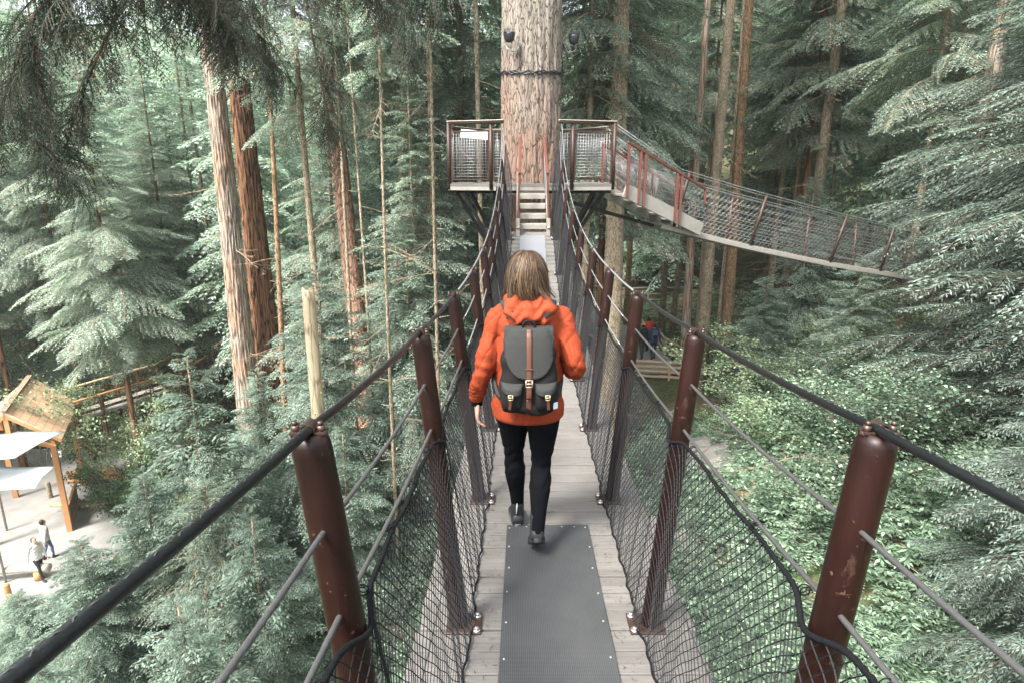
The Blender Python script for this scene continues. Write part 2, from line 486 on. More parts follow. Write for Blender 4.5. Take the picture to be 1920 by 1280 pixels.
# grit mats with their nails
def grit_mat(y0, y1, w, mat, name='anti_slip_mat'):
    ys = np.linspace(y0, y1, max(8, int((y1 - y0) / .08))); rings = []
    V = []; F = []
    for i, yy in enumerate(ys):
        z = -deck_h(yy) + .006 + .0015 * math.sin(yy * 9) + (.004 if i in (0, len(ys) - 1) else 0)
        for x in np.linspace(-w / 2, w / 2, 7):
            V.append(Vector((XC(yy) + x, yy, z)) - bo)
    n = 7
    for i in range(len(ys) - 1):
        for k in range(n - 1): F.append((i * n + k, i * n + k + 1, (i + 1) * n + k + 1, (i + 1) * n + k))
    m_ = MB(); m_.add(V, F)
    o = m_.build(name, mat, bridge)
    sd = o.modifiers.new('thick', 'SOLIDIFY'); sd.thickness = .005; sd.offset = 1
    nl = MB()
    yy = y1 - .02
    while yy > y0:
        for s in (-1, 1):
            c = Vector((XC(yy) + s * (w / 2 - .018 + rng.uniform(-.004, .004)), yy + rng.uniform(-.02, .02), -deck_h(yy) + .0125)) - bo
            nl.tube([c - Vector((0, 0, .004)), c + Vector((0, 0, .003))], .0045, 8)
        yy -= .22
    for x in (-.12, -.02, .08, .15):
        c = Vector((XC(y1) + x, y1 - .02, -deck_h(y1) + .0125)) - bo
        nl.tube([c - Vector((0, 0, .004)), c + Vector((0, 0, .003))], .0045, 8)
    nl.build('nail_head', M['zinc'], o)
grit_mat(-1.5, 3.25, .46, M['mat'])
grit_mat(6.9, 11.12, .43, M['mat_pale'])
# posts
def make_post(side):
    root = MB()
    # local frame: foot at the origin, leaning to +x
    top = Vector((xoff(POSTH, side) - xoff(0), 0, POSTH)); d = top.normalized()
    pts = [d * (t * top.length) for t in (0, .02, .5, .97, .985, 1.0)]
    root.tube(pts, [.041, .041, .039, .0375, .036, .031], 24, 0, True)
    p = root.build('post', [M['post']], None)
    b = MB()
    b.box((-.02, 0, .008), (.15, .13, .012), None, 0, .003)
    bp = b.build('base_plate', M['brown_steel'], p)
    for (x, yy) in ((-.075, .045), (-.075, -.045)):
        b = MB(); b.tube([(x, yy, .012), (x, yy, .017)], .017, 12); b.tube([(x, yy, .016), (x, yy, .027)], .010, 6)
        b.build('anchor_bolt', M['zinc'], p)
    for s in (-1, 1):
        b = MB(); c = top + Vector((s * .024, 0, 0))
        b.tube([c - d * .005, c + d * .004], .0115, 14); b.tube([c + d * .004, c + d * .016], .0085, 6); b.tube([c + d * .016, c + d * .024], .005, 8)
        b.build('cap_bolt', M['bolt'], p)
    b = MB()
    arc = []
    for k in range(13):
        a = PI * k / 12
        arc.append(top + Vector((-math.cos(a) * .0135, 0, .006 + math.sin(a) * .0165)))
    path = [top + Vector((-.033, 0, .004)), top + Vector((-.016, 0, .004))] + arc + [top + Vector((.016, 0, .004)), top + Vector((.033, 0, .004))]
    for a, c in zip(path[:-1], path[1:]):
        b.beam(a - Vector((0, 0, 0)), c, .030, .0035, (0, 0, 1) if abs((c - a).normalized().z) < .9 else (1, 0, 0))
    b.build('cable_clamp', M['bolt'], p)
    return p
proto_posts = {1: make_post(1), -1: make_post(-1)}
for i, yy in enumerate(POSTS_Y):
    for s in (-1, 1):
        p = proto_posts[s] if i == 0 else copy_tree(proto_posts[s])
        p.parent = bridge
        p.location = Vector((XC(yy) + s * xoff(0), yy, -deck_h(yy))) - bo
        p.rotation_euler = (0, rng.uniform(-.008, .008), 0 if s == 1 else PI)
# cables
def cable_path(s, hh, y0, y1, sag, step):
    pts = []
    n = max(2, int((y1 - y0) / step))
    for i in range(n + 1):
        pts.append(cable_pt(s, y0 + (y1 - y0) * i / n, hh, sag) - bo)
    return pts
for s in (-1, 1):
    c = MB(); c.tube(cable_path(s, POSTH + .010, -1.3, 3.75, .012, .02), .0092, 12)
    h_ = c.build('handrail_cable', M['hose'], bridge)
    # cord laced round the hose
    z_ = MB(); P = cable_path(s, POSTH + .010, -1.3, 3.7, .012, .006); L = 0; q = []
    for i, p in enumerate(P):
        if i: L += (P[i] - P[i - 1]).length
        t = (P[min(i + 1, len(P) - 1)] - P[max(i - 1, 0)]).normalized(); u = t.cross(Vector((0, 0, 1))).normalized(); w = u.cross(t)
        a = .9 * math.sin(L * 2 * PI / .016)
        q.append(p + (w * math.cos(a) + u * math.sin(a) * .35) * .0098)
    z_.tube(q, .0012, 4); z_.build('lacing', M['wire'], h_)
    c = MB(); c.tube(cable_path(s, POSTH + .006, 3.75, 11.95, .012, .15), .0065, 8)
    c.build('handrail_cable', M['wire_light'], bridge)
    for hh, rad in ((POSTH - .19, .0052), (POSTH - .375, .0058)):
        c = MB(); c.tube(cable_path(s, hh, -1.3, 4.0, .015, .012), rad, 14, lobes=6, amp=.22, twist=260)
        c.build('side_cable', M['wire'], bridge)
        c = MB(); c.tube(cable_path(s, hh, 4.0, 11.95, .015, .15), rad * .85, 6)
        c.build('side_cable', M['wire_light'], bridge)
    for hh in (.30, .60):
        c = MB(); c.tube([p + Vector((s * .012, 0, 0)) for p in cable_path(s, hh, -1.3, 11.95, .01, .15)], .0028, 5)
        c.build('side_cable', M['wire'], bridge)

# side nets
def net_top(s, y):
    k = (y - POSTS_Y[0]) / 1.24; fr = k - math.floor(k); dn = min(fr, 1 - fr) * 1.24
    hh = POSTH - .375
    p = cable_pt(s, y, hh, .015)
    g = math.exp(-(dn / .085) ** 2)
    p.x -= s * (.012 + .036 * g); p.z -= .012 + .045 * g
    if y < 9: p.x -= s * .008 * abs(math.sin(fr * PI * 3)) * (1 - g); p.z -= .006 * abs(math.sin(fr * PI * 4)) * (1 - g)
    return p
def net_bot(s, y):
    if y <= 11.1: z = -deck_h(y) + .012
    else: z = -deck_h(11.1) + .012 + (PLAT_Z + deck_h(11.1)) * (y - 11.1) / .85
    w = .362 + .004 * math.sin(y * 23 + s) + .003 * math.sin(y * 51 + 2 * s)
    k = (y - POSTS_Y[0]) / 1.24; fr = k - math.floor(k); dn = min(fr, 1 - fr) * 1.24
    w -= .02 * math.exp(-(dn / .1) ** 2)
    return Vector((XC(y) + s * w, y, z + .004 * math.sin(y * 37)))
def build_net(s):
    du = .0205; rows = 40
    y0, y1 = -.75, 11.9
    n = int((y1 - y0) / du)
    T = np.array([net_top(s, y0 + du * i) for i in range(n + 1)]); B = np.array([net_bot(s, y0 + du * i) for i in range(n + 1)])
    v = (np.arange(rows + 1) / rows)[None, :, None]
    P = B[:, None, :] * (1 - v) + T[:, None, :] * v
    ii = np.arange(n + 1)[:, None]; jj = np.arange(rows + 1)[None, :]
    r = np.random.RandomState(3 + s)
    bulge = np.sin(PI * v[..., 0]) * (.012 + .008 * np.sin(ii * du * 5.1))
    P[..., 0] -= s * bulge
    P[..., 1] += r.normal(0, .0005, P.shape[:2])
    P[..., 2] += r.normal(0, .0006, P.shape[:2])
    E = []
    I, J = np.meshgrid(np.arange(n + 1), np.arange(rows), indexing='ij')
    ok = (I + J) % 2 == 0
    for dj in (-1, 1):
        k = ok & (I + dj >= 0) & (I + dj <= n)
        E.append((I[k], J[k], I[k] + dj, J[k] + 1))
    a = np.concatenate([P[e[0], e[1]] for e in E]); b = np.concatenate([P[e[2], e[3]] for e in E])
    d = b - a; d /= np.linalg.norm(d, axis=1)[:, None]
    u = np.cross(d, [0, 1, 0.001]); u /= np.linalg.norm(u, axis=1)[:, None]; w = np.cross(d, u)
    rad = .0018
    V = []
    for base in (a, b):
        for k in range(3):
            an = 2 * PI * k / 3
            V.append(base + (u * math.cos(an) + w * math.sin(an)) * rad)
    m = len(a); V = np.concatenate(V)
    q = np.arange(m); F = []
    for k in range(3):
        l = (k + 1) % 3
        F.append(np.stack([q + k * m, q + l * m, q + (3 + l) * m, q + (3 + k) * m], 1))
    o = np_mesh('side_net', V - np.array(bo), F, [M['net']], bridge)
    for fn, rad_, stp in ((net_top, .0062, .008), (net_bot, .0048, .01)):
        pts = [fn(s, yy) - bo for yy in np.arange(-.75, 11.9, stp if False else .012)]
        t = MB(); t.tube(pts, rad_, 8, lobes=4, amp=.45, twist=240); t.build('net_rope', M['rope'], o)
    # short whippings that tie the rope to the cable
    for yy in np.arange(.27, 8, .31):
        t = MB()
        a_ = net_top(s, yy) - bo; b_ = cable_pt(s, yy, POSTH - .375, .015) - bo
        c_ = (a_ + b_) / 2
        pts = [c_ + Vector((math.cos(q_) * .012, (q_ - 6) * .0016, math.sin(q_) * .012)) for q_ in np.linspace(0, 12, 26)]
        t.tube(pts, .0016, 4)
        t.build('lashing', M['rope'], o)
for s in (-1, 1): build_net(s)

# ================================================================== stairs up to the platform
st = empty('stairs', (XC(11.2), 11.2, -deck_h(11.2)), 0, 'short grey timber stair with rust red handrails climbing from the bridge to the platform', 'stairs')
so = Vector(st.location)
cx = .365
z0 = -deck_h(11.2)
rise = (PLAT_Z - z0) / 5; run = .17
for k in range(1, 5):
    t = MB(); t.box(Vector((cx, 11.25 + run * (k - .5), z0 + rise * k - .02)) - so, (.46, .20, .042), None, 0, .004); t.box(Vector((cx, 11.25 + run * (k - .5) - .088, z0 + rise * k - .052)) - so, (.458, .03, .075), None, 0, .003)
    t.build('tread', M['greywood'], st)
for s in (-1, 1):
    t = MB()
    x = cx + s * .262
    a = Vector((x, 11.14, z0 + .02)); b = Vector((x, 12.05, PLAT_Z - .06))
    t.beam(a - so, b - so, .045, .24, (0, 0, 1), 0, .004)
    t.box(Vector((x, 11.14, z0 + .11)) - so, (.062, .10, .30), None, 0, .005)
    t.build('stringer', M['greywood'], st)
    t = MB()
    xr = cx + s * .235
    p0 = Vector((xr + s * .03, 11.22, z0 + .22)); p1 = Vector((xr, 11.24, z0 + 1.0)); p2 = Vector((xr - s * .02, 12.10, PLAT_Z + .80)); p3 = Vector((xr - s * .02, 12.12, PLAT_Z))
    t.beam(p0 - so, p1 - so, .035, .035, (0, 1, 0)); t.build('handrail_post', M['rust'], st); t = MB(); t.beam(p3 - so, p2 - so, .035, .035, (0, 1, 0))
    hr = t.build('handrail_post', M['rust'], st)
    t = MB(); t.beam(p1 - so + Vector((0, -.04, .01)), p2 - so + Vector((0, .03, .02)), .05, .028, (0, 0, 1), 0, .006); t.build('handrail', M['rust'], st)
    if s == 1:
        t = MB()
        for k in range(22):
            f = (k + .5) / 22
            a = p0.lerp(p3, f) - so + Vector((0, 0, .02)); b = p1.lerp(p2, f) - so
            t.tube([a, b], .0016, 4)
        for k in range(26):
            f = k / 26
            a = p0.lerp(p1, f) - so; b = p3.lerp(p2, f) - so
            t.tube([a, b], .0016, 4)
        t.build('mesh_panel', M['zinc'], st)
t = MB(); t.box(Vector((cx, 12.0, PLAT_Z - .12)) - so, (.47, .03, .2), None, 0, .004); t.build('riser_board', M['greywood'], st)

# ================================================================== the platform round the great fir
TREE_C = Vector((.37, 13.35, 0))
pf = empty('tree_platform', (TREE_C.x, TREE_C.y, PLAT_Z), 0, 'railed timber viewing platform clasped round the great fir trunk above the stair', 'platform')
po = Vector(pf.location)
OUT = [(-1.56, -1.12), (-.50, -1.40), (.50, -1.40), (1.56, -1.12), (1.60, .35), (1.0, 1.35), (-1.0, 1.35), (-1.60, .35)]
# deck ring of boards (a slab with the trunk's hole)
n = 40
outer = []
def ray_poly(a):
    d = Vector((math.cos(a), math.sin(a)))
    best = None
    for i in range(len(OUT)):
        p = Vector(OUT[i]); q = Vector(OUT[(i + 1) % len(OUT)]); e = q - p
        den = d.x * e.y - d.y * e.x
        if abs(den) < 1e-9: continue
        tt = (p.x * e.y - p.y * e.x) / den; uu = (p.x * d.y - p.y * d.x) / den
        if tt > 0 and -1e-6 <= uu <= 1 + 1e-6 and (best is None or tt < best): best = tt
    return d * best
angs = sorted(set([math.atan2(p[1], p[0]) for p in OUT] + list(np.linspace(-PI, PI, n, endpoint=False))))
V = []; F = []
for a in angs:
    p = ray_poly(a); r_ = .74
    for z in (0, -.045):
        V.append((p.x, p.y, z)); V.append((r_ * math.cos(a), r_ * math.sin(a), z))
N = len(angs)
for i in range(N):
    j = (i + 1) % N
    o0, i0, o1, i1 = i * 4, i * 4 + 1, i * 4 + 2, i * 4 + 3
    O0, I0, O1, I1 = j * 4, j * 4 + 1, j * 4 + 2, j * 4 + 3
    F += [(i0, o0, O0, I0), (o1, i1, I1, O1), (o0, o1, O1, O0), (i1, i0, I0, I1)]
t = MB(); t.add(V, F); t.build('deck', M['deck'], pf)
t = MB()
for i in range(8):
    a = Vector((*OUT[i], -.075)); b = Vector((*OUT[(i + 1) % 8], -.075))
    inn = Vector((-(a + b).x, -(a + b).y, 0)).normalized() * .025
    t.beam(a + inn, b + inn, .04, .085, (0, 0, 1), 0, .004)
t.build('edge_beam', M['greywood'], pf)
t = MB()
for x in (-1.0, -.78, .78, 1.0): t.beam((x, -1.1, -.15), (x, 1.2, -.15), .05, .06)
for yy in (-.9, .9): t.beam((-1.5, yy, -.15), (1.5, yy, -.15), .05, .055)
t.build('under_frame', M['darksteel'], pf)
RH = 1.07
def rail_post(x, y, h=RH, r=.034):
    t = MB(); t.tube([(x, y, -.1), (x, y, h)], r, 14); return t.build('rail_post', M['brown_steel'], pf)
pos = [(-1.53, -1.10), (-.75, -1.34), (-1.57, .33), (-.98, 1.30), (0, 1.32), (.98, 1.30), (1.57, .33), (1.50, -1.12), (.72, -1.34)]
for x, y in pos: rail_post(x, y)
t = MB(); t.beam((1.47, -1.10, .0), (1.47, -1.10, .72), .05, .05, (0, 1, 0)); t.build('rail_post', M['rust'], pf)
def top_rail(a, b, mat='brown_steel', h=RH):
    t = MB(); t.tube([(a[0], a[1], h), (b[0], b[1], h)], .026, 12); t.build('top_rail', M[mat], pf)
    t = MB(); 
    d = Vector((b[0] - a[0], b[1] - a[1], 0))
    t.beam(Vector((a[0], a[1], h + .030)), Vector((b[0], b[1], h + .030)), .075, .014, (0, 0, 1), 0, .003); t.build('cap_board', M['rail_wood'], pf)
top_rail((-1.53, -1.10), (-.52, -1.45)); top_rail((.46, -1.45), (1.53, -1.10))
top_rail((-1.53, -1.10), (-1.57, .33)); top_rail((1.57, .33), (1.0, 1.32)); top_rail((-1.57, .33), (-.98, 1.30)); top_rail((-.98, 1.30), (.98, 1.30))
def grid_panel(a, b, z0=.08, z1=.92, step=.05, frame=.012, inset=.05):
    a = Vector((*a, 0)); b = Vector((*b, 0)); d = (b - a); L = d.length; d.normalize()
    a = a + d * inset; b = b - d * inset; L = (b - a).length
    t = MB()
    up = Vector((0, 0, 1))
    for p, q in ((a + up * z0, b + up * z0), (a + up * z1, b + up * z1)): t.beam(p, q, frame * 2, frame * 2)
    for p, q in ((a + up * z0, a + up * z1), (b + up * z0, b + up * z1)): t.beam(p, q, frame * 2, frame * 2, (0, 1, 0))
    f = t.build('panel_frame', M['brown_steel'], pf)
    t = MB(); n = int(L / step)
    for k in range(1, n): 
        p = a + d * (L * k / n); t.tube([p + up * z0, p + up * z1], .0028, 4)
    n = int((z1 - z0) / step)
    for k in range(1, n):
        z = z0 + (z1 - z0) * k / n; t.tube([a + up * z, b + up * z], .0028, 4)
    t.build('wire_grid', M['zinc'], f)
grid_panel((-1.53, -1.10), (-.75, -1.34)); grid_panel((-.75, -1.34), (-.52, -1.42))
grid_panel((.72, -1.34), (1.50, -1.12)); grid_panel((.48, -1.42), (.72, -1.34))
grid_panel((-1.53, -1.10), (-1.57, .33)); grid_panel((-1.57, .33), (-.98, 1.30)); grid_panel((1.57, .33), (.98, 1.30)); grid_panel((-.98, 1.30), (0, 1.32)); grid_panel((0, 1.32), (.98, 1.30))
# braces down to the trunk
for (a, b) in (((-1.42, -1.02, -.14), (-.62, -.5, -1.55)), ((-1.15, -1.08, -.14), (-.52, -.55, -1.45)), ((1.36, -1.05, -.14), (.62, -.5, -1.45)), ((1.15, -1.08, -.14), (.5, -.55, -1.5)),
               ((-.70, -1.2, -.14), (-.42, -.58, -1.2)), ((-1.4, .4, -.14), (-.7, .2, -1.5)), ((1.4, .4, -.14), (.7, .2, -1.5))):
    t = MB(); t.beam(a, b, .045, .06); t.build('brace', M['darksteel'], pf)
# visitor board on a pole, standing on the platform
sg = empty('info_board', (TREE_C.x - 1.12, TREE_C.y + .1, PLAT_Z), 0, 'pale slanted visitor board on a thin pole inside the left half of the platform railing', 'sign')
t = MB(); t.tube([(0, 0, 0), (0, 0, .9)], .016, 8); t.tube([(0, 0, 0), (0, 0, .012)], .07, 12); t.build('pole', M['darksteel'], sg)
t = MB(); t.box((.03, 0, .93), (.62, .36, .02), Matrix.Rotation(R(28), 3, 'X') @ Matrix.Rotation(R(5), 3, 'Y'), 0, .004); t.build('panel', M['white'], sg)

# ================================================================== second bridge, leaving to the right
B2 = [(1.9, 12.55, -1.35 + .9), (2.77, 13.5, -1.02), (3.9, 14.0, -1.30), (5.2, 14.5, -1.62), (7.45, 15.5, -2.12), (9.2, 16.3, -2.45), (11.0, 17.1, -2.83), (13.5, 18.2, -3.1), (17, 19.6, -3.2)]
b2 = empty('suspension_bridge', (5.2, 14.5, -1.62), 0, 'second suspension bridge sagging away from the right side of the platform behind the trunks', 'footbridge')
b2o = Vector(b2.location)
C = np.array(B2[1:])
S = np.concatenate([[0], np.cumsum(np.linalg.norm(np.diff(C, axis=0), axis=1))])
def b2p(s_, side=0.0, up=0.0):
    p = np.array([np.interp(s_, S, C[:, k]) for k in range(3)])
    e = .6
    q0 = np.array([np.interp(max(0, s_ - e), S, C[:, k]) for k in range(3)]); q1 = np.array([np.interp(min(S[-1], s_ + e), S, C[:, k]) for k in range(3)])
    d = q1 - q0; d /= np.linalg.norm(d); nrm = np.cross(d, [0, 0, 1]); nrm /= np.linalg.norm(nrm)
    p = (q0 + q1) * .2 + p * .6
    return Vector(p + nrm * side + np.array([0, 0, up]))
t = MB(); s_ = 0.0
while s_ < S[-1] - .2:
    a = b2p(s_); b = b2p(s_ + .135); 
    t.beam(a - b2o, b - b2o, .78, .035, (0, 0, 1), 0, .004); s_ += .14
t.build('deck', M['greywood'], b2)
for sd in (-.41, .41):
    t = MB()
    for k in range(60):
        f0 = S[-1] * k / 60; f1 = S[-1] * (k + 1) / 60
        t.beam(b2p(f0, sd, -.05) - b2o, b2p(f1, sd, -.05) - b2o, .035, .085)
    t.build('edge_beam', M['greywood'], b2)
slen = [0.4, 2.55, 5.1, 6.95, 9.0, 11.6, 14.0]
PH2 = 1.12
for k, f in enumerate(slen):
    for sd in (-1, 1):
        t = MB(); a = b2p(f, sd * .38, -.05); b = b2p(f, sd * .52, PH2) 
        b = b + (b2p(f + .3) - b2p(f - .1 if f > .1 else 0)).normalized() * (.22 if k < 3 else .1)
        t.tube([a - b2o, b - b2o], .036, 12)
        t.build('post', M['brown_steel'], b2)
def c2(sd, hh, rad, mat, start=None):
    pts = []
    if start is not None: pts.append(start - b2o)
    for f in np.linspace(.4, S[-1], 44): pts.append(b2p(f, sd * (.38 + .14 * hh / PH2), hh - .0) - b2o)
    t = MB(); t.tube(pts, rad, 6); t.build('side_cable' if hh < PH2 else 'handrail_cable', mat, b2)
for sd, sx, sy in ((1, 1.9, 12.25), (-1, 1.95, 13.6)):
    c2(sd, PH2 + .02, .008, M['wire_light'], Vector((sx, sy, PLAT_Z + 1.05)))
    c2(sd, PH2 - .03, .006, M['wire_light'], Vector((sx, sy, PLAT_Z + 1.0)))
    for hh in (.93, .77, .62, .47, .32, .17): c2(sd, hh, .0055, M['wire_light'], Vector((sx, sy, PLAT_Z + hh * .9)))
# its mesh
def net2(sd):
    n = 250; rows = 14
    f = np.linspace(.5, S[-1] - .1, n + 1)
    A = np.array([b2p(x, sd * .37, .02) for x in f]); B = np.array([b2p(x, sd * .48, .9) for x in f])
    v = (np.arange(rows + 1) / rows)[None, :, None]; P = A[:, None] * (1 - v) + B[:, None] * v
    I, J = np.meshgrid(np.arange(n + 1), np.arange(rows), indexing='ij'); ok = (I + J) % 2 == 0
    a = []; b = []
    for dj in (-1, 1):
        k = ok & (I + dj >= 0) & (I + dj <= n); a.append(P[I[k], J[k]]); b.append(P[I[k] + dj, J[k] + 1])
    a = np.concatenate(a); b = np.concatenate(b); d = b - a; d /= np.linalg.norm(d, axis=1)[:, None]
    u = np.cross(d, [0, 1, .001]); u /= np.linalg.norm(u, axis=1)[:, None]; w = np.cross(d, u); V = []
    for base in (a, b):
        for k in range(3):
            an = 2 * PI * k / 3; V.append(base + (u * math.cos(an) + w * math.sin(an)) * .0012)
    m = len(a); q = np.arange(m); F = [np.stack([q + k * m, q + ((k + 1) % 3) * m, q + (3 + (k + 1) % 3) * m, q + (3 + k) * m], 1) for k in range(3)]
    np_mesh('side_net', np.concatenate(V) - np.array(b2o), F, [M['zinc']], b2)
net2(1)
# stair that drops from the platform onto the second bridge, rust red rails
s2 = empty('stairs', (1.95, 12.9, PLAT_Z), 0, 'side stair with rust red rails dropping from the platform to the second bridge', 'stairs')
s2o = Vector(s2.location)
A0 = Vector((1.95, 12.75, PLAT_Z - .12)); A1 = Vector((3.75, 13.75, -1.18))
dirs = (A1 - A0); dn = Vector((dirs.x, dirs.y, 0)).normalized(); side = Vector((dn.y, -dn.x, 0))
for sd in (-1, 1):
    o_ = side * (.36 * sd)
    t = MB(); t.beam(A0 + o_ - s2o, A1 + o_ - s2o, .05, .26, (0, 0, 1), 0, .004); t.build('stringer', M['greywood'], s2)
    for f in (0.02, .16, .22, .62, .68): 
        t = MB(); p = A0.lerp(A1, f) + o_ * 1.1; t.beam(p - Vector((0, 0, .12)) - s2o, p + Vector((0, 0, .84)) - s2o, .05, .05, (0, 1, 0)); t.build('handrail_post', M['rust'], s2)
    t = MB(); p = A0.lerp(A1, 1.0) + o_ * 1.1; t.beam(p + Vector((0, 0, .55)) - s2o, p + Vector((0, 0, .80)) - s2o, .04, .04, (0, 1, 0))
    t.build('handrail_post', M['rust'], s2)
    t = MB(); t.beam(A0 + o_ * 1.1 + Vector((0, 0, .87)) - s2o, A1 + o_ * 1.1 + Vector((0, 0, .82)) - s2o, .055, .045, (0, 0, 1), 0, .005); t.build('handrail', M['rust'], s2)
    t = MB()
    for k in range(48):
        f = .03 + k * .0145; p = A0.lerp(A1, f) + o_; t.tube([p + Vector((0, 0, .08)) - s2o, p + Vector((0, 0, .8)) - s2o], .0018, 4)
    for k in range(20):
        z = .1 + k * .036; t.tube([A0.lerp(A1, .03) + o_ + Vector((0, 0, z)) - s2o, A0.lerp(A1, .72) + o_ + Vector((0, 0, z)) - s2o], .0018, 4)
    t.build('mesh_panel', M['zinc'], s2)
for k in range(1, 6):
    t = MB(); p = A0.lerp(A1, k / 6); rz = math.atan2(dn.y, dn.x)
    t.box(p + Vector((0, 0, .03)) - s2o, (.26, .68, .04), Matrix.Rotation(rz, 3, 'Z'), 0, .004)
    t.build('tread', M['greywood'], s2)
# steel arm that carries the head of the second bridge
t = MB(); t.beam(Vector((1.2, 12.9, -.62)) - b2o, b2p(.1, 0, -.05) - b2o, .07, .07); t.build('support_arm', M['darksteel'], b2)
# ================================================================== terrain
def _n2(x, y, s, k=0):
    return math.sin(x * s + 1.3 * k) * math.cos(y * s * 1.13 + 2.1 * k) + .5 * math.sin(x * s * 2.3 + y * s * 1.7 + k)
def gz(x, y):
    z = -10.5 + .20 * max(-26, min(26, x)) + .045 * (y - 20)
    if y > 42: z += .16 * (y - 42)
    if y > 75: z += .35 * (y - 75)
    if abs(x) > 30: z += .12 * (abs(x) - 30)
    z += 3.2 * math.exp(-(((x - 9.5) / 6.5) ** 2 + ((y - 12) / 6.0) ** 2))
    z += .22 * _n2(x, y, .35) + .10 * _n2(x, y, .9, 2)
    # levelled plaza down on the left
    f = smooth((-13.5 - x) / 3.0) * smooth((y - 12) / 4.0) * smooth((36 - y) / 5.0)
    z = z * (1 - f) + (-15.15) * f
    # levelled walk on the right
    dd = abs(x - path_x(y)); f = smooth((3.6 - dd) / 2.0) * smooth((y - 20) / 3.0) * smooth((50 - y) / 4)
    z = z * (1 - f) + (-8.75) * f
    return z
def path_x(y): return 6.95 - .06 * (y - 22) - .003 * (y - 22) ** 2
V = []; F = []
xs = np.concatenate([np.linspace(-110, -40, 9), np.linspace(-38, 38, 96), np.linspace(40, 110, 9)])
ys = np.concatenate([np.linspace(-60, -2, 12), np.linspace(0, 60, 90), np.linspace(63, 125, 14)])
for yy in ys:
    for x in xs: V.append((x, yy, gz(x, yy)))
nx = len(xs)
for j in range(len(ys) - 1):
    for i in range(nx - 1): F.append((j * nx + i, j * nx + i + 1, (j + 1) * nx + i + 1, (j + 1) * nx + i))
g = np_mesh('ground', V, [np.array(F)], [M['ground']], smooth_shade=True); tag(g, kind='structure')
# plaza paving and the asphalt walk, sheets laid on the levelled ground
def blob(name, pts, z, mat):
    t = MB(); n = len(pts)
    t.add([(p[0], p[1], z) for p in pts], [tuple(range(n))]); o = t.build(name, mat); return tag(o, kind='structure')
blob('plaza', [(-32, 17.5), (-19.5, 16.5), (-16.6, 18.2), (-15.6, 21.0), (-16.2, 24.5), (-17.3, 27), (-18.5, 31), (-22, 33), (-32, 33)], -14.99, M['plaza'])
t = MB(); rows_ = []
for yy in np.linspace(26.8, 46, 24):
    x = path_x(yy); w = 1.15 if yy > 26 else 1.5
    rows_.append(((x - w, yy, -8.62), (x + w, yy, -8.62)))
t.add([p for r_ in rows_ for p in r_], [(2 * i, 2 * i + 1, 2 * i + 3, 2 * i + 2) for i in range(23)])
tag(t.build('path', M['path']), kind='structure')

# ================================================================== foliage building blocks
def rotz(a): c, s = math.cos(a), math.sin(a); return np.array([[c, -s, 0], [s, c, 0], [0, 0, 1]])
def roty(a): c, s = math.cos(a), math.sin(a); return np.array([[c, 0, s], [0, 1, 0], [-s, 0, c]])
def rotx(a): c, s = math.cos(a), math.sin(a); return np.array([[1, 0, 0], [0, c, -s], [0, s, c]])
def kites(base, d, nrm, L, W):
    """leaf quads: base (n,3), direction d, plane normal nrm, length, width"""
    side = np.cross(nrm, d); side /= (np.linalg.norm(side, axis=1)[:, None] + 1e-9)
    m = base + d * (L * .45)[:, None]
    return np.stack([base, m + side * (W * .5)[:, None], base + d * L[:, None], m - side * (W * .5)[:, None]], 1)
def spray(L, seed, ds=.09, ll=.075, lw=.021, sp=.05, width=.36, droop=.22, hang=.25, dens=1.0):
    """one flat conifer branch along +x: leaf quads (n,4,3) and wood quads (m,4,3)"""
    r = np.random.RandomState(seed)
    leaf = []; wood = []
    def axis(t): return np.stack([L * t, .05 * L * np.sin(t * 3 + seed) * t, -droop * L * t * t + .04 * L * np.sin(t * 2.5)], -1)
    n = max(4, int(L / ds))
    tt = np.linspace(0, 1, 9); A = axis(tt)
    for i in range(8):
        a, b = A[i], A[i + 1]; w0 = (.012 * L ** .8) * (1 - tt[i] * .85); w1 = (.012 * L ** .8) * (1 - tt[i + 1] * .85)
        for k in range(3):
            a1, a2 = 2 * PI * k / 3, 2 * PI * (k + 1) / 3
            o1 = np.array([0, math.cos(a1), math.sin(a1)]); o2 = np.array([0, math.cos(a2), math.sin(a2)])
            wood.append([a + o1 * w0, a + o2 * w0, b + o2 * w1, b + o1 * w1])
    for i in range(n):
        for sd in (-1, 1):
            if r.rand() > dens: continue
            t = (i + .5 + .5 * (sd > 0)) / n
            if t < .06 or t > 1: continue
            l = width * L * (1 - t) ** .75 * min(1, .35 + t * 2.6) * r.uniform(.75, 1.15) + ll * .8
            p0 = axis(np.array([t]))[0]
            an = r.uniform(.75, 1.05) * (1 - .35 * t)
            d = np.array([math.cos(an), sd * math.sin(an), -.10 + r.normal(0, .10)]); d /= np.linalg.norm(d)
            m = max(2, int(l / sp)); u = (np.arange(m) + r.uniform(0, 1)) / m
            P = p0 + d * (l * u)[:, None]; P[:, 2] -= hang * l * u ** 2; P[:, 0] += .12 * l * u ** 2
            for q in (-1, 1):
                la = an - q * sd * 0 
                ang = sd * an + q * r.uniform(.55, .9, m)
                dd = np.stack([np.cos(ang), np.sin(ang), r.normal(-.18, .18, m) - 2 * hang * u * .5], 1); dd /= np.linalg.norm(dd, axis=1)[:, None]
                nn = np.stack([r.normal(0, .3, m), r.normal(0, .3, m), np.ones(m)], 1); nn /= np.linalg.norm(nn, axis=1)[:, None]
                leaf.append(kites(P, dd, nn, ll * (1.15 - .55 * u) * r.uniform(.7, 1.25, m), lw * r.uniform(.8, 1.2, m)))
            # the twig itself and its end leaf
            e0 = p0; e1 = P[-1]; sdv = np.array([-d[1], d[0], 0]) * .0025 * (1 + L)
            wood.append([e0 - sdv, e0 + sdv, e1 + sdv * .4, e1 - sdv * .4])
    return np.concatenate(leaf), np.array(wood)
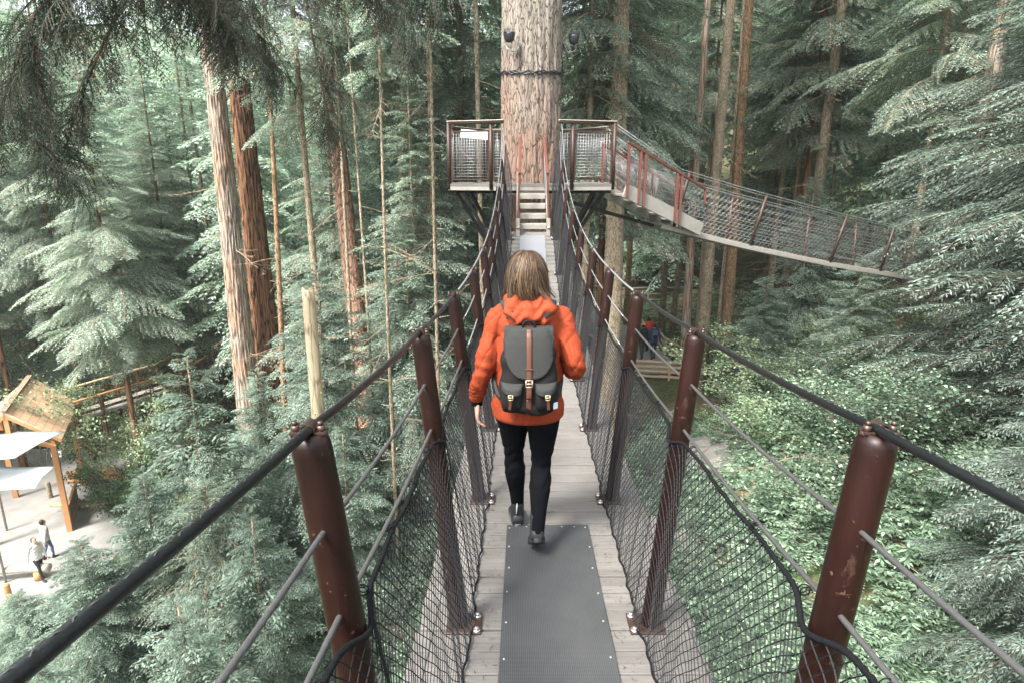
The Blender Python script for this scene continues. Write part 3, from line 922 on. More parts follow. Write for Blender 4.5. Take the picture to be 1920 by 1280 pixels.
def xf(A, Mx, o): return A @ Mx.T + np.asarray(o)
class Fol:
    def __init__(self): self.l = []; self.w = []
    def put(self, sp, Mx, o):
        if len(sp[0]): self.l.append(xf(sp[0], Mx, o))
        if len(sp[1]): self.w.append(xf(sp[1], Mx, o))
    def build(self, name, leaf, wood, parent=None):
        A = np.concatenate(self.l) if self.l else np.zeros((0, 4, 3)); B = np.concatenate(self.w) if self.w else np.zeros((0, 4, 3))
        V = np.concatenate([A.reshape(-1, 3), B.reshape(-1, 3)])
        q = np.arange(len(V)).reshape(-1, 4)
        return np_mesh(name, V, [q[:len(A)], q[len(A):]], [leaf, wood], parent, [0, 1])
def dead_twig(L, seed):
    r = np.random.RandomState(seed); wood = []
    def seg(a, b, w):
        d = b - a; s = np.cross(d, [0, 0, 1.0]); s /= np.linalg.norm(s) + 1e-9; u = np.cross(s, d / np.linalg.norm(d))
        for (p, q) in ((s, u), (u, -s), (-s, s - u * 1.2)):
            wood.append([a + p * w, a + q * w, b + q * w * .6, b + p * w * .6])
    P = np.zeros(3); d = np.array([1, 0, r.uniform(-.1, .2)]); n = 7
    for i in range(n):
        d = d + np.array([0, r.normal(0, .12), -.10 + .03 * i]); d /= np.linalg.norm(d)
        Q = P + d * L / n; seg(P, Q, .011 * (L / 1.5) * (1 - i / n * .8)); 
        if i > 0:
            for k in range(2):
                e = d + np.array([0, r.choice([-1, 1]) * r.uniform(.5, 1.1), r.normal(-.1, .3)]); e /= np.linalg.norm(e)
                le = L * .28 * r.uniform(.4, 1) * (1 - i / n * .5); m = Q + e * le
                seg(Q, m, .0045); e2 = e + r.normal(0, .5, 3); e2 /= np.linalg.norm(e2); seg(Q + e * le * .5, Q + e * le * .5 + e2 * le * .4, .003)
        P = Q
    return np.zeros((0, 4, 3)), np.array(wood)
def conifer_crown(seed, H, z0, Rb, nb, tmpl, dead=0, taper=.8, pitch0=-.05, top_pitch=.5, base_r=.5, density=None):
    """crown in tree space (trunk along z): branches from z0 to H"""
    r = np.random.RandomState(seed); fo = Fol(); az = r.uniform(0, 6.28)
    Ls = sorted(tmpl)
    for i in range(nb):
        f = (i + r.uniform(0, 1)) / nb; f = f ** .92
        z = z0 + (H - z0) * f; az += 2.4 + r.normal(0, .35)
        L = Rb * (1 - f) ** taper * (base_r + (1 - base_r) * min(1, f * 5)) * r.uniform(.65, 1.15) + .18
        k = min(Ls, key=lambda q: abs(math.log(q / L))); tm = tmpl[k][r.randint(len(tmpl[k]))]
        s = L / k
        pit = -(pitch0 + (top_pitch - pitch0) * f ** 2) + r.normal(0, .10)
        Mx = rotz(az) @ roty(pit) @ rotx(r.normal(0, .22)) * s
        fo.put(tm, Mx, (0, 0, z))
    for i in range(dead):
        z = z0 * r.uniform(.25, 1.15); L = r.uniform(.8, 2.2)
        fo.put(dead_twig(L, seed * 7 + i), rotz(r.uniform(0, 6.28)) @ roty(r.uniform(-.2, .5)), (0, 0, z))
    return fo
def trunk_mesh(name, H, r0, r1, mat, parent, seed=0, lean=(0, 0), n=12, seg=10, flare=.35, rough=0.0, stubs=0):
    r = np.random.RandomState(seed + 11); t = MB(); rings = []
    nz = seg if rough == 0 else int(H / .22)
    cols = n
    ph = r.uniform(0, 6.28, 12)
    V = []
    for i in range(nz + 1):
        f = i / nz; z = H * f - .6 * (1 - f)
        rad = r0 + (r1 - r0) * f ** .8 + r0 * flare * math.exp(-max(0, z) / (r0 * 3 + .3))
        cx_ = lean[0] * f + .012 * H ** .5 * math.sin(f * 5 + ph[0]); cy_ = lean[1] * f + .012 * H ** .5 * math.sin(f * 4 + ph[1])
        ring = []
        for k in range(cols):
            a = 2 * PI * k / cols; rr = rad * (1 + .03 * math.sin(3 * a + ph[2] + f * 2))
            if rough:
                rr += rough * (abs(math.sin(a * 11 + 1.2 * math.sin(z * .9 + ph[3]) + ph[4])) ** .6 + .55 * abs(math.sin(a * 23 + 1.5 * math.sin(z * 1.7 + a * 2 + ph[5]))) - 1.0)
                rr += rough * .35 * math.sin(z * 7 + a * 5 + 3 * math.sin(a * 9)) + r.normal(0, rough * .12)
            ring.append((cx_ + rr * math.cos(a), cy_ + rr * math.sin(a), z))
        rings.append(ring)
    t.loft(rings)
    for k in range(stubs):
        z = H * r.uniform(.1, .8); f = z / H; a = r.uniform(0, 6.28); rad = r0 + (r1 - r0) * f
        p = Vector((lean[0] * f + math.cos(a) * rad * .8, lean[1] * f + math.sin(a) * rad * .8, z)); d = Vector((math.cos(a), math.sin(a), r.uniform(-.2, .3)))
        t.tube([p, p + d * r.uniform(.08, .3)], [.018, .008], 5)
    return t.build(name, mat, parent)

TM = {'mid': {}, 'far': {}, 'ced': {}, 'fine': {}}
for L in (.7, 1.5, 2.6):
    TM['mid'][L] = [spray(L, 10 + int(L * 10) + k, ds=.09 if L > 1 else .06, ll=.12, lw=.036, sp=.062, droop=.30, hang=.5, width=.42) for k in range(4)]
for L in (.9, 2.0, 3.4):
    TM['far'][L] = [spray(L, 60 + int(L * 10) + k, ds=.17, ll=.30, lw=.095, sp=.16, droop=.32, hang=.55, width=.42) for k in range(4)]
for L in (.8, 1.8, 3.0):
    TM['ced'][L] = [spray(L, 110 + int(L * 10) + k, ds=.13, ll=.125, lw=.025, sp=.045, droop=.42, hang=.8, width=.36) for k in range(4)]
for L in (.4, .8):
    TM['fine'][L] = [spray(L, 160 + int(L * 10) + k, ds=.045, ll=.028, lw=.011, sp=.020, droop=.45, hang=.9, width=.40, dens=.6) for k in range(5)]

# ================================================================== tree prototypes
PROTOS = {}
def hide_proto(root, key): PROTOS[key] = [root, False]
def make_tree(key, name, cat, trunk, crown, leaf, bark, H, z0, Rb, nb, tm, seed, r0, dead=0, **kw):
    root = empty(name, (0, 0, 0), 0, None, cat)
    trunk_mesh('trunk', H * .97, r0, .02, bark, root, seed, n=12, seg=12)
    conifer_crown(seed, H, z0, Rb, nb, TM[tm], dead, **kw).build('crown', leaf, M['deadtwig'] if dead else M['twig'], root)
    PROTOS[key] = [root, False]
def place(key, x, y, rz, s, label, group=None, z=None, sz=None):
    root, used = PROTOS[key]
    o = root if not used else copy_tree(root)
    PROTOS[key][1] = True
    o.location = (x, y, (gz(x, y) if z is None else z)); o.rotation_euler = (0, 0, rz); o.scale = (s, s, sz or s)
    tag(o, label, None, group)
    return o
make_tree('hem_a', 'hemlock_tree', 'tree', 0, 0, M['hemlock_dimmed'], M['bark_slim'], 9.0, 1.0, 2.6, 130, 'mid', 1, .09)
make_tree('hem_d', 'hemlock_tree', 'tree', 0, 0, M['hemlock'], M['bark_slim'], 9.0, 1.0, 2.6, 130, 'mid', 21, .09)  # like hem_a, with brightened leaf colour against the dark behind the second bridge
make_tree('hem_b', 'hemlock_tree', 'tree', 0, 0, M['hemlock'], M['bark_slim'], 14.0, 1.5, 3.1, 150, 'mid', 2, .13, dead=14)
make_tree('hem_c', 'hemlock_tree', 'tree', 0, 0, M['hemlock_dimmed'], M['bark_slim'], 6.0, .4, 2.0, 80, 'mid', 3, .06)
make_tree('ced_a', 'cedar_tree', 'tree', 0, 0, M['cedar_leaf'], M['bark_warm'], 15.0, 1.2, 4.6, 240, 'ced', 4, .17, pitch0=.35, base_r=.8)
make_tree('ced_b', 'cedar_tree', 'tree', 0, 0, M['cedar_leaf'], M['bark_warm'], 8.5, .8, 3.3, 125, 'ced', 5, .11, pitch0=.1)
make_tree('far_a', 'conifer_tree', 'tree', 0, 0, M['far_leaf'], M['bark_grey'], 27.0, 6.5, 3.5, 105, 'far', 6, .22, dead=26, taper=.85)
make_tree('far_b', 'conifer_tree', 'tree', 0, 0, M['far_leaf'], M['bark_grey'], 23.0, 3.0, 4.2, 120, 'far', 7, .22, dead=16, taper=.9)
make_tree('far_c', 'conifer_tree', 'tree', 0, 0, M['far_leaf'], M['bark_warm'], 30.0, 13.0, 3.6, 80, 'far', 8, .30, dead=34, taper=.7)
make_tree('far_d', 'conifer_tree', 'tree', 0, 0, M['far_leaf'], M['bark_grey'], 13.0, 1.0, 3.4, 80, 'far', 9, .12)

make_tree('over', 'hemlock_tree', 'tree', 0, 0, M['hemlock'], M['bark_slim'], 24.0, 10.6, 3.6, 85, 'mid', 14, .17, dead=22, pitch0=-.15, taper=.5)
make_tree('drape', 'hemlock_tree', 'tree', 0, 0, M['hemlock'], M['bark_brown'], 25.0, 8.6, 4.7, 170, 'mid', 15, .2, dead=14, pitch0=-.10, taper=.95)
# ---- broadleaf shrubs
def shrub(seed, H, Rr, nst, nleaf, ls, leaf, name, cat, key, stemmat='twig', layered=True):
    r = np.random.RandomState(seed); root = empty(name, (0, 0, 0), 0, None, cat); t = MB(); pts = []
    for k in range(nst):
        a = 2 * PI * k / nst + r.uniform(-.4, .4); p = Vector((.08 * math.cos(a), .08 * math.sin(a), -.2)); out = r.uniform(.15, .75)
        d = Vector((math.cos(a) * out, math.sin(a) * out, 1)).normalized(); path = [p.copy()]; n = 8
        for i in range(n):
            d = (d + Vector((math.cos(a) * .08 + r.normal(0, .10), math.sin(a) * .08 + r.normal(0, .10), -.03))).normalized()
            p = p + d * (H * 1.12 / n) * (1 if out < .5 else .8); path.append(p.copy())
            if i >= 2:
                for q in range(3):
                    b = r.uniform(0, 6.28); e = Vector((math.cos(b), math.sin(b), r.uniform(-.1, .35))).normalized(); le = Rr * r.uniform(.25, .7) * (1 - .4 * i / n)
                    m = p + e * le * .5 + Vector((0, 0, .03)); q2 = p + e * le
                    t.tube([p, m, q2], [.006, .004, .002], 3, 0, False)
                    for f in np.linspace(.25, 1, 6): pts.append((*(p + e * le * f), le))
        t.tube(path, list(np.linspace(.020, .005, len(path))), 6)
    st_ = t.build('stems', M[stemmat], root)
    pts = np.array(pts); idx = r.randint(0, len(pts), nleaf); B = pts[idx, :3] + r.normal(0, 1, (nleaf, 3)) * np.array([.11, .11, .05]) * (Rr / 1.4)
    a = r.uniform(0, 6.28, nleaf); d = np.stack([np.cos(a), np.sin(a), r.normal(-.25, .25, nleaf)], 1); d /= np.linalg.norm(d, axis=1)[:, None]
    nn = np.stack([r.normal(0, .35, nleaf), r.normal(0, .35, nleaf), np.ones(nleaf)], 1); nn /= np.linalg.norm(nn, axis=1)[:, None]
    L_ = ls * r.uniform(.6, 1.3, nleaf); Kq = kites(B, d, nn, L_, L_ * .72)
    V = Kq.reshape(-1, 3); np_mesh('foliage', V, [np.arange(len(V)).reshape(-1, 4)], [leaf], root)
    PROTOS[key] = [root, False]
shrub(1, 3.6, 2.0, 6, 5200, .085, M['broad'], 'vine_maple', 'shrub', 'maple_a', 'bark_slim')
shrub(2, 2.4, 1.6, 7, 4200, .075, M['shrub'], 'leafy_shrub', 'shrub', 'shrub_a')
shrub(3, 1.7, 1.3, 8, 3400, .085, M['shrub'], 'leafy_shrub', 'shrub', 'shrub_b')
shrub(4, 1.9, 1.2, 9, 6500, .065, M['bush'], 'evergreen_bush', 'shrub', 'bush_a')

# ---- undergrowth: whorled herbs, ferns and seedlings spread over the forest floor
def rosettes():
    r = np.random.RandomState(77); Ls = []; Ws = []
    N = 14000; cnt = 0
    B = []; D = []; NN = []; LL = []; WW = []
    while cnt < N:
        y = 6 + 34 * r.rand() ** 1.3; x = r.uniform(-1, 1) * (y * .9 + 3)
        if x < -13.2 and 14 < y < 34: continue
        if abs(x - path_x(y)) < 1.6 and y > 22: continue
        if r.rand() > .35 + .65 * (x > 1.5 and y < 22): continue
        if _n2(x, y, .8, 5) + .5 * _n2(x, y, 2.1, 1) < -.35 and r.rand() < .6: continue
        cnt += 1
        z = gz(x, y); h = r.uniform(.25, .85); n = r.randint(6, 10); L = r.uniform(.09, .19); a0 = r.uniform(0, 6.28)
        c = np.array([x, y, z + h]); tilt = r.normal(0, .18, 2)
        kind = r.rand()
        if kind < .62:
            for k in range(n):
                a = a0 + 6.283 * k / n + r.normal(0, .12); d = np.array([math.cos(a), math.sin(a), -.28 + tilt[0] * math.cos(a) + tilt[1] * math.sin(a)])
                B.append(c + d * .02); D.append(d); NN.append([-.1 * math.cos(a), -.1 * math.sin(a), 1]); LL.append(L * r.uniform(.8, 1.15)); WW.append(L * .36)
            if r.rand() < .6:
                c2_ = c - np.array([0, 0, .16])
                for k in range(n):
                    a = a0 + .4 + 6.283 * k / n; d = np.array([math.cos(a), math.sin(a), -.3]); B.append(c2_); D.append(d); NN.append([0, 0, 1]); LL.append(L * 1.1); WW.append(L * .38)
        else:
            # fern: arching fronds made of leaflets
            for k in range(6):
                a = a0 + 6.283 * k / 6 + r.normal(0, .2); FL = r.uniform(.45, .8)
                for j in range(9):
                    u = (j + 1) / 10; q = np.array([x, y, z + .05]) + np.array([math.cos(a), math.sin(a), 0]) * FL * u + np.array([0, 0, FL * (1.1 * u - 1.0 * u * u)])
                    for sd in (-1, 1):
                        aa = a + sd * 1.25; B.append(q); D.append([math.cos(aa), math.sin(aa), -.15]); NN.append([0, 0, 1]); LL.append(.17 * (1 - u * .8) + .02); WW.append(.05)
    B = np.array(B); D = np.array(D); D /= np.linalg.norm(D, axis=1)[:, None]; NN = np.array(NN)
    Kq = kites(B, D, NN, np.array(LL), np.array(WW)); V = Kq.reshape(-1, 3)
    o = np_mesh('undergrowth', V, [np.arange(len(V)).reshape(-1, 4)], [M['shrub']])
    tag(o, 'pale green herbs and ferns covering the forest floor', 'ground cover', kind='stuff')
rosettes()
# fallen leaves and sticks
def litter():
    r = np.random.RandomState(5); fo = Fol()
    for i in range(260):
        y = r.uniform(8, 36); x = r.uniform(-1, 1) * y * .8
        if x < -13 : continue
        fo.put(dead_twig(r.uniform(.8, 2.5), 900 + i), rotz(r.uniform(0, 6.28)) @ roty(-.1), (x, y, gz(x, y) + r.uniform(.05, .5)))
    o = fo.build('fallen_sticks', M['hemlock'], M['deadtwig']); tag(o, 'dead sticks and twigs lying over the forest floor', 'litter', kind='stuff')
litter()
# ================================================================== the great fir carrying the platform
fir = empty('fir_tree', (.37, 13.35, gz(.37, 13.35)), 0, 'massive furrowed fir trunk rising through the middle of the platform', 'tree')
gzf = fir.location.z
rr = np.random.RandomState(9); rings = []; ph = rr.uniform(0, 6.28, 8)
zz = np.concatenate([np.linspace(-.8, 8.5, 60), np.linspace(8.6, 19, 170), np.linspace(19.3, 34, 30)])
nC = 168
for z in zz:
    d = z + gzf              # height relative to the lens
    rad = .57 + .012 * max(0, -d) + .30 * math.exp(-(d + 10.6) / 1.9) + .16 * math.exp(-(d + 7.5) / 2.8) if d < 2 else .57 - .012 * (d - 2)
    sh = -.10 * max(0, -d - .5)
    ring = []
    for k in range(nC):
        a = 2 * PI * k / nC
        e = abs(math.sin(a * 8 + .9 * math.sin(z * .8 + ph[0]) + .5 * math.sin(z * 2.3 + a * 3) + ph[1])) ** .5
        e2 = abs(math.sin(a * 19 + 1.1 * math.sin(z * 1.5 + 2 * a + ph[2]) + ph[3])) ** .6
        pl = math.sin(z * 4.2 + 6 * math.sin(a * 5 + ph[4]) + 2 * math.sin(a * 13)) 
        rr_ = rad + .035 * (e - .8) + .018 * (e2 - .7) + .008 * pl + rr.normal(0, .003)
        ring.append((sh * .5 + rr_ * math.cos(a), rr_ * math.sin(a), z))
    rings.append(ring)
t = MB(); t.loft(rings); t.build('trunk', M['bark_big'], fir)
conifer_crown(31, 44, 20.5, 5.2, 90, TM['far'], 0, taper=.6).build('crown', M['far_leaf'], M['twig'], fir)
t = MB(); t.tube([(0, 0, 33.5), (0, 0, 43.5)], [.2, .03], 10); t.build('trunk_top', M['bark_grey'], fir)
# cable ring with its loops
T0 = at(995, 133, 12.8); rng = random.Random(8)
cr = None
t = MB()
for q in range(3):
    pts = []
    for k in range(72):
        a = 2 * PI * k / 72; r_ = .60 + .012 * math.sin(a * 9 + q * 2)
        pts.append(Vector((.37 + r_ * math.cos(a), 13.35 + r_ * math.sin(a), T0.z + .022 * math.sin(a * 14 + q * 2.1) - .012 * q + .02 * math.cos(a * 2))))
    t.tube(pts, .013, 6, close=True)
o = t.build('cable_ring', M['black']); tag(o, 'black cable bundle wrapped round the great fir trunk above the platform', 'cable')
def floodlight(px, py, side, label, hx, hy):
    p = at(px, py, hy); ro = empty('floodlight', p, 0, label, 'lamp', None)
    t = MB(); t.loft([[Vector((math.cos(2 * PI * k / 16) * r_, math.sin(2 * PI * k / 16) * r_ * .8, z)) for k in range(16)] for r_, z in ((.060, -.085), (.085, -.05), (.105, .04), (.108, .075))])
    for k in range(9): t.box((-.092 + k * .023, 0, .095), (.010, .17, .06), None, 0)
    t.build('lamp_head', M['black'], ro)
    t = MB(); t.tube([(0, 0, -.07), (0, -.0, -.13), (side * .02, .02, -.19)], .018, 8)
    pts = [Vector((-side * .06, .0, -.17)), Vector((-side * .0, .02, -.22)), Vector((side * .08, .05, -.23)), Vector((side * .16, .10, -.18)), Vector((side * .19, .16, -.05))]
    t.tube(pts, .016, 8); t.build('bracket', M['zinc'] if side > 0 else M['black'], ro)
    t = MB(); t.tube([pts[-1] + Vector((0, 0, -.02)), pts[-1] + Vector((side * .02, .03, -.2)), pts[-1] + Vector((side * -.0, .05, -.36)), pts[-1] + Vector((side * .03, .03, -.52))], .009, 6)
    t.build('power_cord', M['black'], ro)
floodlight(955, 70, 1, 'black floodlight on a looped grey bracket on the left face of the great fir', 0, 12.62)
floodlight(1076, 74, -1, 'black floodlight on a black arm sticking out from the right edge of the great fir', 0, 13.2)

def clear(px0, px1, ymax, x, y, rad):
    zc = y * .966; a = 960 + (x - rad) * FPX / zc; b = 960 + (x + rad) * FPX / zc
    return y < ymax and b > px0 and a < px1
# ================================================================== trunks one can tell apart
def hero(px, py, Y, diam, bark, label, H=26, crown=None, lean=(0, 0), name='conifer_tree', rough=0.0, n=14, stubs=10, cz=17, cR=3.4, nb=60, dead=10, px2=None, py2=None, flare=.3):
    p = at(px, py, Y); b = Vector((p.x, Y, gz(p.x, Y)))
    lx = lean[0]
    if px2 is not None:      # the trunk also passes through a second pixel at the same depth
        p2 = at(px2, py2, Y); sl = (p.x - p2.x) / (p.z - p2.z)
        b = Vector((p.x + sl * (gz(p.x, Y) - p.z), Y, 0)); b.z = gz(b.x, b.y); lx = sl * H
    ro = empty(name, b, 0, label, 'tree')
    trunk_mesh('trunk', H, diam / 2, diam * .14, bark, ro, int(px), (lx, lean[1]), n=n, rough=rough, stubs=stubs, flare=flare)
    if crown: 
        fo = conifer_crown(int(px) + 3, H * 1.03, cz, cR, nb, TM['mid' if Y < 21 else 'far'], dead, taper=.6)
        # follow the lean
        for arr in fo.l + fo.w: arr[..., 0] += lx * arr[..., 2] / H
        fo.build('crown', crown, M['deadtwig'], ro)
    return ro
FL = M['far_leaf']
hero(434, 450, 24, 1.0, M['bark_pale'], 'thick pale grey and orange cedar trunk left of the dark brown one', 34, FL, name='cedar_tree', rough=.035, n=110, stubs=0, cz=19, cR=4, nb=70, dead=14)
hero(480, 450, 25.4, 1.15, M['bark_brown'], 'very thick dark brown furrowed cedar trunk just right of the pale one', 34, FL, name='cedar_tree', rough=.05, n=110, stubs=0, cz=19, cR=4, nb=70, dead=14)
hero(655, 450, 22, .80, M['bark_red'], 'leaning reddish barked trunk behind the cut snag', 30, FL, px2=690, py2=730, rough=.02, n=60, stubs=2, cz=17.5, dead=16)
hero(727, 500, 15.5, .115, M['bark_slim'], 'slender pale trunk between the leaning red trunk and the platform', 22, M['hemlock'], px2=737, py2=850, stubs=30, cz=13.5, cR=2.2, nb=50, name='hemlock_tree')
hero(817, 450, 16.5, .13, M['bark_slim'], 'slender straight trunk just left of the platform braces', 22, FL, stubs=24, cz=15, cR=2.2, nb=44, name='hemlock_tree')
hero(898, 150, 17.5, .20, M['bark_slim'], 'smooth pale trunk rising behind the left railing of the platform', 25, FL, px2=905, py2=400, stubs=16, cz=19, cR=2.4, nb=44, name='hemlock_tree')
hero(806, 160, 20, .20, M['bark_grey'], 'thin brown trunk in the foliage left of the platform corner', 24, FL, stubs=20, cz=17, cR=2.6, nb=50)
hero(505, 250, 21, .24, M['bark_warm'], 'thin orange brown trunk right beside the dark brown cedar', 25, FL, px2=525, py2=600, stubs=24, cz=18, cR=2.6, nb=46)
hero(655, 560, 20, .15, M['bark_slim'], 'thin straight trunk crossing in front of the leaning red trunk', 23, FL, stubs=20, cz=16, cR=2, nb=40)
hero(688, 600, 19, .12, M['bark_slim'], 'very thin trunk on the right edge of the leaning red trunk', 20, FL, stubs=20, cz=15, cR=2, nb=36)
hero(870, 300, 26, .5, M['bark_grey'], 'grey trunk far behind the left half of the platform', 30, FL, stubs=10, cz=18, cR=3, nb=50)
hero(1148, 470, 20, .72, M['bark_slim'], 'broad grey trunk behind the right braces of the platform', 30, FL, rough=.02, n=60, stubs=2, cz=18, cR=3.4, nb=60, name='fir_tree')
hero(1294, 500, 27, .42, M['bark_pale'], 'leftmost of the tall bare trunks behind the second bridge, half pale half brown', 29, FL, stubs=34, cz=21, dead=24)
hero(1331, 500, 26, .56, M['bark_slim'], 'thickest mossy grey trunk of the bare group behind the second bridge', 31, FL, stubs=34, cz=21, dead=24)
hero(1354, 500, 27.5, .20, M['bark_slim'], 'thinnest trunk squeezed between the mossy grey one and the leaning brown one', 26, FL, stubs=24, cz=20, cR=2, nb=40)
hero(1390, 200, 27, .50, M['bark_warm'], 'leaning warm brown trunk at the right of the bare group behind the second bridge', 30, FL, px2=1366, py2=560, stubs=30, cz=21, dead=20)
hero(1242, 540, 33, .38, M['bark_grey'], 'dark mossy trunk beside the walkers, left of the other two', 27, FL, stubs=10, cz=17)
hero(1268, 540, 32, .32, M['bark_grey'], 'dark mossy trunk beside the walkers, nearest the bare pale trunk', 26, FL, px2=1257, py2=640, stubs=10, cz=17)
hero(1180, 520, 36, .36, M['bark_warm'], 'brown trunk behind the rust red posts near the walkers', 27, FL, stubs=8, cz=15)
hero(1549, 260, 25, .54, M['bark_grey'], 'dark trunk above the middle of the second bridge', 29, FL, stubs=20, cz=17.5, dead=30)
hero(1571, 260, 27, .16, M['bark_grey'], 'thin dark trunk touching the thicker one above the second bridge', 24, FL, stubs=12, cz=17, cR=2, nb=36)
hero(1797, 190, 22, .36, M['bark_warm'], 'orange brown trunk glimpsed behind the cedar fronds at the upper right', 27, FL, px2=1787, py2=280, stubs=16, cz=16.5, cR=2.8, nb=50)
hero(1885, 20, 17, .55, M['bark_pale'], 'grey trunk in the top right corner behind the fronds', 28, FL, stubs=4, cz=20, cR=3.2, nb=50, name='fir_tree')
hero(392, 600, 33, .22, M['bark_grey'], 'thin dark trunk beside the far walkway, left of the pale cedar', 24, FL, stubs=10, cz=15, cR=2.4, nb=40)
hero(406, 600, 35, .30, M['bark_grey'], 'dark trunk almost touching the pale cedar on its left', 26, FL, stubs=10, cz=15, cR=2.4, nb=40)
hero(413, 1130, 12.5, .16, M['bark_brown'], 'dark slim trunk under the near left cables', 5.4, M['hemlock_dimmed'], stubs=10, cz=2.5, cR=2.0, nb=46, name='hemlock_tree', dead=4)
# cut snag
p = at(577, 542, 12.5); p2 = at(596, 770, 12.5)
sl = (p.x - p2.x) / (p.z - p2.z); zb = gz(p.x, 12.5); bx = p2.x + sl * (zb - p2.z)
sn = empty('tree_snag', (bx, 12.5, zb), 0, 'bleached topless trunk cut off flat beside the second left post', 'dead tree')
Hs = p.z - zb
t = MB(); rr = random.Random(4); rings = []
for i in range(40):
    f = i / 39; z = Hs * f; rad = .155 - .028 * f
    if i == 39: rad *= .93
    rings.append([Vector((sl * z + rad * (1 + .04 * math.sin(5 * a + f * 6)) * math.cos(a), rad * math.sin(a), z - (.3 if i == 0 else 0) + (.05 * math.sin(a * 2) if i == 39 else 0))) for a in [2 * PI * k / 20 for k in range(20)]])
t.loft(rings, 0)
for k in range(46):
    z = rr.uniform(Hs * .3, Hs * .98); a = rr.uniform(0, 6.28); q = Vector((sl * z + .13 * math.cos(a), .13 * math.sin(a), z)); d = Vector((math.cos(a), math.sin(a), .15))
    t.tube([q, q + d * rr.uniform(.025, .06)], [.016, .009], 6)
t.build('trunk', M['snagwood'], sn)

# ================================================================== foliage trees in the middle distance
G1 = 'hemlocks of the middle distance'
mid = [ # key, px, py-of-apex, Y, rz, label
 ('hem_c', 345, 655, 15.5, 'young hemlock whose thin tip stands out right of the dense green bush'),
 ('hem_a', 480, 690, 18.5, 'hemlock whose tip crosses the foot of the dark brown cedar'),
 ('hem_d', 592, 492, 17.5, 'young hemlock whose tip shows just behind the top of the cut snag'),
 ('hem_a', 265, 880, 13.0, 'feathery hemlock seen from above under the long left handrail cable'),
 ('hem_c', 470, 960, 11.0, 'small hemlock directly left of the nearest left post'),
 ('hem_a', 150, 1010, 12.0, 'hemlock overlapping the pale plaza from below'),
 ('hem_c', 330, 1120, 8.8, 'hemlock crown at the bottom edge under the lower left cables'),
 ('hem_c', 640, 800, 15.0, 'thin hemlock between the cut snag and the second left post'),
 ('hem_a', 450, 800, 19.5, 'hemlock hiding the foot of the two thick cedars'),
 ('hem_a', 545, 830, 18.0, 'hemlock between the thick cedars and the cut snag'),
 ('hem_c', 30, 1110, 15.0, 'small hemlock at the left edge below the plaza'),
 ('hem_c', 130, 1100, 16.0, 'small hemlock below the plaza left of the feathery one'),
 ('hem_c', 215, 1070, 17.0, 'small hemlock at the corner of the pale plaza'),
 ('hem_c', 60, 1210, 9.5, 'green hemlock filling the bottom left corner'),
 ('hem_b', 255, 250, 35, 'full hemlock left of the pale cedar with drooping silver sprays'),
 ('hem_b', 100, 420, 34, 'hemlock standing above the shingled pavilion'),
 ('hem_b', 765, 120, 20, 'pale hemlock behind the slender trunk left of the platform'),
 ('hem_b', 790, 60, 22, 'tall hemlock behind the left corner of the platform'),
 ('hem_b', 600, 60, 25, 'hemlock above the leaning red trunk'),
 ('hem_d', 760, 420, 19, 'hemlock with light sprays below the left platform railing'),
 ('hem_d', 850, 480, 21, 'low hemlock seen under the left platform braces'),
 ('hem_d', 1440, 520, 23, 'hemlock below the middle of the second bridge'),
 ('hem_d', 1530, 330, 24, 'dark green young hemlock just behind the second bridge posts'),
 ('hem_d', 1620, 480, 19, 'hemlock in front of the far end of the second bridge'),
]
for i, (key, px, py, Y, lab) in enumerate(mid):
    p = at(px, py, Y); g0 = gz(p.x, Y); Hk = {'hem_a': 9.0, 'hem_d': 9.0, 'hem_b': 14.0, 'hem_c': 6.0}[key]
    s = (p.z - g0) / Hk
    place(key, p.x, Y, i * 1.9, min(1.35, max(.75, s)), lab, None, None, s)
for i, (px, Y, sz, lab) in enumerate(((222, 27.5, .80, 'full hemlock with a short dark trunk standing before the wooden walkway'), (-10, 30.5, .92, 'full hemlock with silver sprays at the left edge above the pavilion'), (1125, 22, .93, 'full hemlock right of the great fir with sprays down to the platform'), (1150, 27.5, .98, 'full hemlock farther back right of the great fir'), (1478, 27, .95, 'full hemlock right of the leaning brown trunk'), (1735, 23, .9, 'full hemlock behind the far end of the second bridge'), (330, 31, .85, 'full hemlock left of the pale cedar, its sprays over the walkway'), (130, 31.5, .92, 'full hemlock between the walkway and the left edge'))):
    x = (px - 960) * Y * 1.03 / FPX; place('drape', x, Y, 1 + i * 1.7, .95, lab, None, None, sz)
over = [(1105, 20.5, 'tall hemlock right of the great fir whose boughs hang over the right railing top'), (1345, 31.5, 'tall hemlock draping its boughs over the bare trunks, at their middle'),
        (1490, 29.5, 'tall hemlock hanging its boughs above the second bridge posts'), (1760, 19.5, 'tall hemlock at the upper right with hanging boughs'),
        (560, 21.0, 'tall hemlock hanging sprays right of the dark brown cedar top'),
        (745, 23.0, 'tall hemlock hanging sprays left of the platform'), (858, 24.0, 'tall hemlock hanging sprays just left of the great fir')]
for i, (px, Y, lab) in enumerate(over):
    x = (px - 960) * Y * .93 / FPX; g0 = gz(x, Y)
    place('over', x, Y, i * 2.3, 1.0, lab, None, None, (1.2 - g0) / 10.6)
ced = [('ced_a', 11.3, 11.6, 8.2, 'tall cedar at the right edge with long silver green fronds'),
       ('ced_b', 8.0, 7.9, -2.0, 'low cedar filling the lower right corner with drooping fronds'),
       ('ced_b', 9.6, 9.3, -1.4, 'cedar half out of the picture on the right behind the handrail cable'),
       ('ced_a', 12.8, 15.4, 9.5, 'cedar behind the tall one at the right edge'),
       ('ced_b', 6.9, 5.6, -4.1, 'cedar sprays at the bottom right below the steel cables'),
       ('ced_b', 12.2, 12.8, -2.6, 'cedar with browning fronds beside the shrubs at mid right')]
